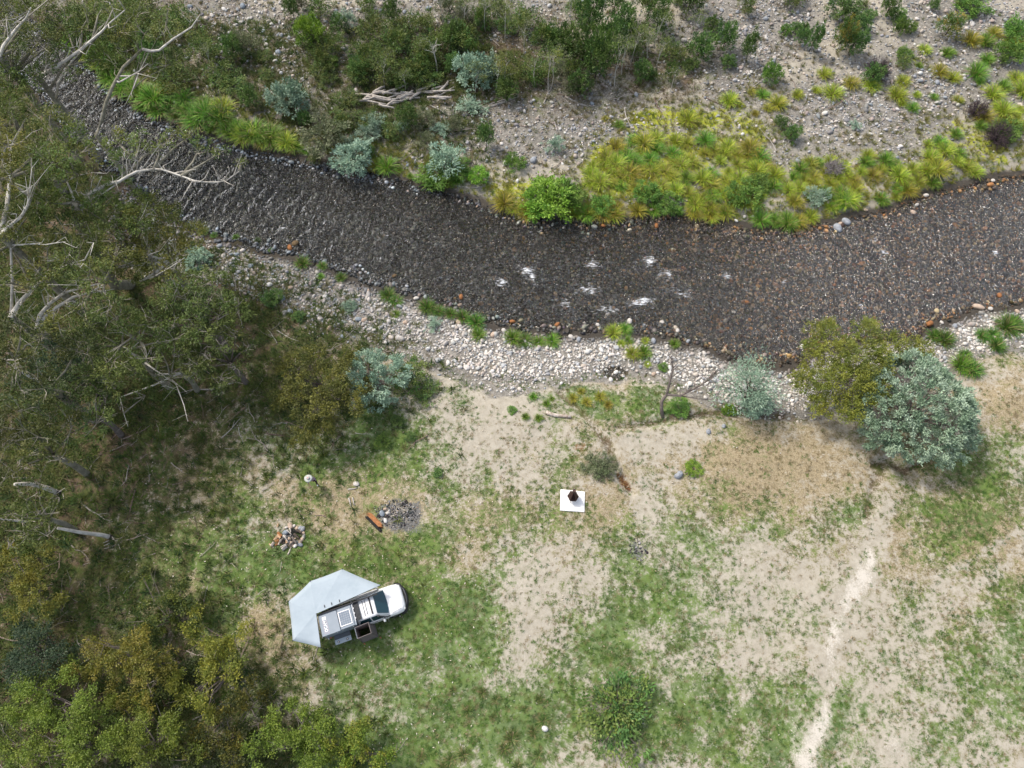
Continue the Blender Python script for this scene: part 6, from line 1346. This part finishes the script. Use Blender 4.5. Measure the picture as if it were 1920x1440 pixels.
for k in range(1, 6): m = MB(); m.box(1.24, 1.88, -.40 + .135 * k - .004, -.40 + .135 * k + .004, 2.0755, 2.0775); m.build('cell_line', M_STEEL, spo)
for k in range(1, 5): m = MB(); m.box(1.235 + .13 * k - .004, 1.235 + .13 * k + .004, -.394, .404, 2.078, 2.080); m.build('cell_line', M_STEEL, spo)
# lettering on the rear lid
cu = bpy.data.curves.new('lettering', 'FONT'); cu.body = 'OCAM'; cu.size = .26; cu.extrude = .004; cu.align_x = 'CENTER'; cu.align_y = 'CENTER'; cu.offset = .006
tmp = bpy.data.objects.new('lettering_curve', cu); C.objects.link(tmp); bpy.context.view_layer.update()
lm = bpy.data.meshes.new_from_object(tmp.evaluated_get(bpy.context.evaluated_depsgraph_get())); C.objects.unlink(tmp); bpy.data.objects.remove(tmp)
lt = obj('lettering', lm, ld, M_LETTER); lt.location = (.315, -.09, 2.056); lt.rotation_euler = (0, 0, math.radians(90)); lt.scale = (.88, 1.0, 1)
m = MB(); m.box(.20, .43, .31, .50, 2.0505, 2.056); m.build('white_block', M_LETTER, ld)
for a in ((.185, .20, -.49, .31), (.43, .445, -.49, .31), (.185, .445, -.505, -.49)):
    m = MB(); m.box(*a, 2.0505, 2.054); m.build('print_border', M_PINK, ld)
for x_, y_ in ((.2, -.64), (.9, -.64), (1.25, -.615), (1.9, -.615)): m = MB(); m.box(x_ - .03, x_ + .03, y_ - .03, y_ + .0, 1.92, 1.98, .008); part(m, 'latch', M_STEEL)
m = MB(); m.box(.18, .30, -.70, -.62, .86, 1.0, .02); part(m, 'leg_stand_in', M_AMBER)  # red-orange block standing in for a half-hidden leg, no lamp
m = MB(); m.box(.06, .14, -.70, -.62, .86, .96, .02); part(m, 'shoe_stand_in', M_LETTER)  # white block standing in for that leg's shoe, no lamp
# kitchen slide-out
ks = MB(); ks.box(.45, 1.46, -1.19, -.62, .90, .98, .01); k0 = part(ks, 'kitchen_slide', mat_plain('dark_slate_metal', (.10, .115, .135), (.085, .10, .115), 3, .5, .4))
m = MB(); m.box(.44, 1.47, -1.20, -.90, .982, 1.02, .01); fl = m.build('bench_top', M_FABRIC, k0)
for x_ in (.66, 1.22): m = MB(); m.disc((x_, -1.07), .075, 1.02, 1.035, 16); m.build('burner', M_RIB, k0)
for x_ in (.66, 1.22): m = MB(); m.disc((x_, -1.07), .035, 1.035, 1.042, 16); m.build('burner_cap', M_STEEL, k0)
for x_ in (.5, 1.4): m = MB(); m.tube([(x_, -1.12, 0), (x_, -1.12, .9)], .018, 6); m.build('leg', M_RIB, k0)
# shower tent
tn = MB(); T = [(1.96, -.76, 2.0), (2.83, -.72, 2.0), (2.85, -1.39, 2.0), (1.96, -1.42, 2.0)]; B = [(1.90, -.70, .02), (2.92, -.66, .02), (2.95, -1.45, .02), (1.90, -1.48, .02)]
tent = MB()
for k in range(4):
    q_ = (k + 1) % 4; a, b, c_, d = Vector(B[k]), Vector(B[q_]), Vector(T[q_]), Vector(T[k]); ctr = Vector((2.4, -1.07, 0)); nn = ((a + b) / 2 - ctr); nn.z = 0; nn = nn.normalized() * .012
    mid1, mid2 = a.lerp(d, .5) - nn * 4, b.lerp(c_, .5) - nn * 4; md = (mid1 + mid2) / 2 - nn * 3
    ctop = (d + c_) / 2; cb = (a + b) / 2
    g1 = [a, cb, b, mid1, md, mid2, d, ctop, c_]
    vs = g1 + [p_ - nn for p_ in g1]; fs = []
    for r_ in range(2):
        for j in range(2): i0 = r_ * 3 + j; fs += [(i0, i0 + 1, i0 + 4, i0 + 3), (i0 + 12, i0 + 13, i0 + 10, i0 + 9)]
    fs += [(6, 7, 16, 15), (7, 8, 17, 16)]
    tent.add(vs, fs)
tt = part(tent, 'shower_tent', M_TENT)
for k in range(4):
    m = MB(); m.tube([T[k], T[(k + 1) % 4]], .022, 6); m.build('top_frame', M_STEEL if k == 3 else M_TENT, tt)
for k in (2, 3):
    m = MB(); p_ = Vector(B[k]); m.tube([p_ + Vector((.06, -.05, 0)), p_ + Vector((.14, -.14, .06))], .03, 6); m.build('peg', M_AMBER, tt)
# 270 degree awning
HG = Vector((-.04, .81, 2.24)); OUT = [(4.16, 1.15, 2.24), (2.11, 2.95, 2.12), (.04, 2.89, 2.12), (-1.52, 2.13, 2.12), (-1.76, -.24, 2.12), (-.24, -1.19, 2.14)]
aw = MB(); aw.box(-.08, 3.86, .86, .96, 2.12, 2.20, .01); awn = part(aw, 'awning', M_RIB)
m = MB(); m.box(-.05, 3.80, .70, .78, 2.02, 2.10, .01); m.build('mounting_rail', M_BLACK, awn)
m = MB(); m.box(2.2, 3.9, .985, 1.015, 2.15, 2.19); m.build('pull_strap', M_STEEL, awn)
for i in range(5):
    a, b = Vector(OUT[i]), Vector(OUT[i + 1]); m = MB(); nseg = 6; rows = []; g = random.Random(i)
    for r_ in range(nseg + 1):
        q_ = r_ / nseg; row = []
        for j in range(nseg + 1):
            w2 = j / nseg; e_ = a.lerp(b, w2); e_ = e_ + (HG - e_) * (.05 * 4 * w2 * (1 - w2)) * 0.2
            p_ = HG.lerp(e_, max(q_, .01)); p_.z -= .05 * math.sin(math.pi * w2) * q_ * 1.0 + g.uniform(0, .006); row.append(p_)
        rows.append(row)
    k = nseg + 1; top = [p_ for row in rows for p_ in row]; bot = [p_ - Vector((0, 0, .008)) for p_ in top]; n = len(top); fs = []
    for r_ in range(nseg):
        for j in range(nseg): i0 = r_ * k + j; fs += [(i0, i0 + 1, i0 + k + 1, i0 + k), (n + i0 + k, n + i0 + k + 1, n + i0 + 1, n + i0)]
    for j in range(nseg): i0 = nseg * k + j; fs.append((i0, i0 + 1, n + i0 + 1, n + i0))
    m.add(top + bot, fs); m.build('canvas_panel', M_FABRIC, awn, True)
for i, q_ in enumerate(OUT):
    p_ = Vector(q_); d = (p_ - HG).normalized(); m = MB(); m.tube([HG - Vector((0, 0, .05)), p_ - Vector((0, 0, .04)) + d * .05], .022, 6); m.build('rib', M_RIB, awn)
    m = MB(); m.box(p_.x - .03, p_.x + .03, p_.y - .03, p_.y + .03, p_.z - .03, p_.z + .014); m.build('corner_cap', M_BLACK, awn)
    if i in (1, 3, 5): m = MB(); m.tube([p_ - Vector((0, 0, .03)), (p_.x, p_.y, 0)], .016, 6); m.build('pole', M_RIB, awn)
for x_ in (.55, 1.0, 1.5): m = MB(); m.box(x_ - .02, x_ + .02, .98, 1.16, 2.245, 2.26); m.build('strap', M_BLACK, awn)
tag(ute, 'white utility truck with grey canopy, spread grey awning and shower tent', 'truck')
log(728, 1158, 729, 1165, .02, 'short pale stick in the grass in front of the truck', 'fallen_stick', M_BLEACH, seed=120, cat='stick')

# ------------------------------------------------------------------ person in the wide hat
def person(head, foot_a, foot_b, face, lab):
    hd = Vector(head); fa, fb = Vector(foot_a), Vector(foot_b); f = Vector((face[0], face[1], 0)).normalized(); s = Vector((f.y, -f.x, 0))   # s: person's right
    pel = (fa + fb) / 2 + Vector((0, 0, .88)); neck = Vector((hd.x, hd.y, hd.z - .18)) - f * .02; chest = pel.lerp(neck, .62)
    root = empty('person', ((fa + fb) / 2)); ro = Vector(root.location)
    V = []; E_ = []; R = []
    def add(p_, r_, par=None):
        V.append(p_ - ro); R.append(r_)
        if par is not None: E_.append((par, len(V) - 1))
        return len(V) - 1
    ip = add(pel, .135); ic = add(pel.lerp(chest, .5), .125, ip); ich = add(chest, .14, ic); ine = add(neck, .06, ich); ihd = add(hd - Vector((0, 0, .05)), .095, ine); add(hd + Vector((0, 0, .07)), .085, ihd)
    for sg, ft in ((1, fa), (-1, fb)):
        hip = pel + s * sg * .10 - Vector((0, 0, .06)); knee = hip.lerp(ft, .5) + f * .08; ank = ft + Vector((0, 0, .08))
        a = add(hip, .095, ip); b = add(knee, .062, a); c_ = add(ank, .042, b); d = add(ft + f * .14 + Vector((0, 0, .04)), .042, c_)
        sh = chest + s * sg * .18 + (neck - chest) * .35; el = sh + s * sg * .07 - Vector((0, 0, .27)) + f * (.06 * sg); wr = el - Vector((0, 0, .20)) + f * .14
        a = add(sh, .062, ich); b = add(el, .045, a); c_ = add(wr, .032, b); h_ = add(wr + f * .05 - Vector((0, 0, .05)), .034, c_)
        for k in range(4): add(wr + f * (.10 + .01 * k) - Vector((0, 0, .12 - .015 * k)) + s * (.02 * (k - 1.5)), .010, h_)
        add(wr + f * .04 - Vector((0, 0, .09)) - s * sg * .045, .011, h_)
    me = bpy.data.meshes.new('body'); me.from_pydata([tuple(v_) for v_ in V], E_, []); o = bpy.data.objects.new('body', me); C.objects.link(o)
    sk = o.modifiers.new('skin', 'SKIN'); sl = me.skin_vertices[0].data
    for i, r_ in enumerate(R): sl[i].radius = (r_, r_)
    sl[0].use_root = True
    sb = o.modifiers.new('sub', 'SUBSURF'); sb.levels = 1; sb.render_levels = 1
    bpy.context.view_layer.update(); ev = o.evaluated_get(bpy.context.evaluated_depsgraph_get()); bm_e = bpy.data.meshes.new_from_object(ev)
    C.objects.unlink(o); bpy.data.objects.remove(o)
    mats = [mat_plain('skin', (.50, .30, .22), (.46, .27, .20), 8, .6, .3), mat_plain('mauve_shirt', (.36, .28, .33), (.30, .23, .28), 8, .9, .1), mat_plain('dark_trousers', (.075, .05, .045), (.05, .035, .032), 8, .9, .1), mat_plain('white_shoes', (.80, .80, .78), (.7, .7, .68), 8, .6, .3)]
    for mm in mats: bm_e.materials.append(mm)
    zs, zk = pel.z - ro.z - .03, neck.z - ro.z - .01
    for p_ in bm_e.polygons:
        c_ = p_.center; p_.use_smooth = True; off = abs((c_ - (pel - ro)).dot(s))
        p_.material_index = 3 if c_.z < .10 else 2 if (c_.z < zs and off < .21) else 0 if (c_.z > zk or (off > .235 and c_.z < zs + .22)) else 1
    obj('body', bm_e, root)
    hat = MB(); n = 24; prof = [(.27, -.01), (.275, .0), (.18, .015), (.105, .03), (.10, .10), (.07, .13), (.0, .135)]; vs = []
    for r_, z_ in prof: vs += [((r_ + .012 * math.sin(3 * 6.2832 * k / n)) * math.cos(6.2832 * k / n) if r_ > 0 else 0, r_ * math.sin(6.2832 * k / n), z_ + (.02 * math.cos(2 * 6.2832 * k / n) if r_ > .2 else 0)) for k in range(n)]
    fs = [(i * n + k, i * n + (k + 1) % n, i * n + n + (k + 1) % n, i * n + n + k) for i in range(len(prof) - 1) for k in range(n)]; hat.add(vs, fs)
    ho = hat.build('hat', mat_plain('pale_grey_hat', (.50, .52, .48), (.44, .46, .43), 6, .9, .1), root, True); ho.location = hd + Vector((0, 0, .06)) - ro
    cr = MB(); cr.disc((-.02, .01), .07, .128, .142, 14, .05); cr.build('hat_crown_patch', mat_plain('pink_felt', (.55, .36, .36), (.5, .33, .33), 6, .9, .1), ho)
    bd = MB(); bd.tube([(.108 * math.cos(6.2832 * k / 14), .108 * math.sin(6.2832 * k / 14), .035) for k in range(15)], .01, 5); bd.build('hat_band', mats[2], ho)
    for sg in (-1, 1):
        ey = MB(); c_ = hd + f * .088 + s * sg * .032 - ro + Vector((0, 0, -.01)); ey.tube([c_ - Vector((0, 0, .008)), c_ + Vector((0, 0, .008))], .009, 6); ey.build('eye', M_BLACK, root)
    ns_ = MB(); c_ = hd + f * .09 - ro; ns_.tube([c_ - Vector((0, 0, .0)), c_ + f * .022 - Vector((0, 0, .035))], [.008, .014], 6); ns_.build('nose', mats[0], root)
    hr = MB(); hr.tube([hd - ro - f * .05 + Vector((0, 0, .02)), hd - ro - f * .06 - Vector((0, 0, .1)), hd - ro - f * .05 - Vector((0, 0, .17))], [.085, .08, .04], 10); hr.build('hair', mat_plain('brown_hair', (.09, .055, .035), (.06, .04, .025), 9, .7, .3), root, True)
    return tag(root, lab, 'person')
pa, pb = P(590.5, 900.5, 0), P(592, 909, 0)
za, zb = hz(pa[0], pa[1]), hz(pb[0], pb[1])
hd_ = P(578.5, 897.5, 1.62)
person(hd_, (pa[0], pa[1], za), (pb[0] + .1, pb[1], zb), (.55, -.83), 'person in a wide pale hat, mauve top, dark trousers and white shoes walking')

# ------------------------------------------------------------------ labels: tell look-alikes apart by their place
_o = 'second third fourth fifth sixth seventh eighth ninth tenth eleventh twelfth thirteenth fourteenth fifteenth sixteenth seventeenth eighteenth nineteenth twentieth'.split()
_o += ['twenty-' + w_ for w_ in ['first'] + _o[:8]] + ['thirtieth'] + ['thirty-' + w_ for w_ in ['first'] + _o[:8]] + ['fortieth']
ORD = ['leftmost'] + [w_ + ' from left' for w_ in _o]
bpy.context.view_layer.update()
by = {}
for o in C.objects:
    if o.parent is None and 'label' in o and 'category' in o: by.setdefault(o['label'], []).append(o)
for lab, os_ in by.items():
    if len(os_) < 2: continue
    os_.sort(key=lambda o: proj(o.matrix_world.translation)[0])
    for i, o in enumerate(os_):
        nm = ORD[min(i, len(ORD) - 1)] if i < len(os_) - 1 else 'rightmost'
        o['label'] = lab + ', ' + nm
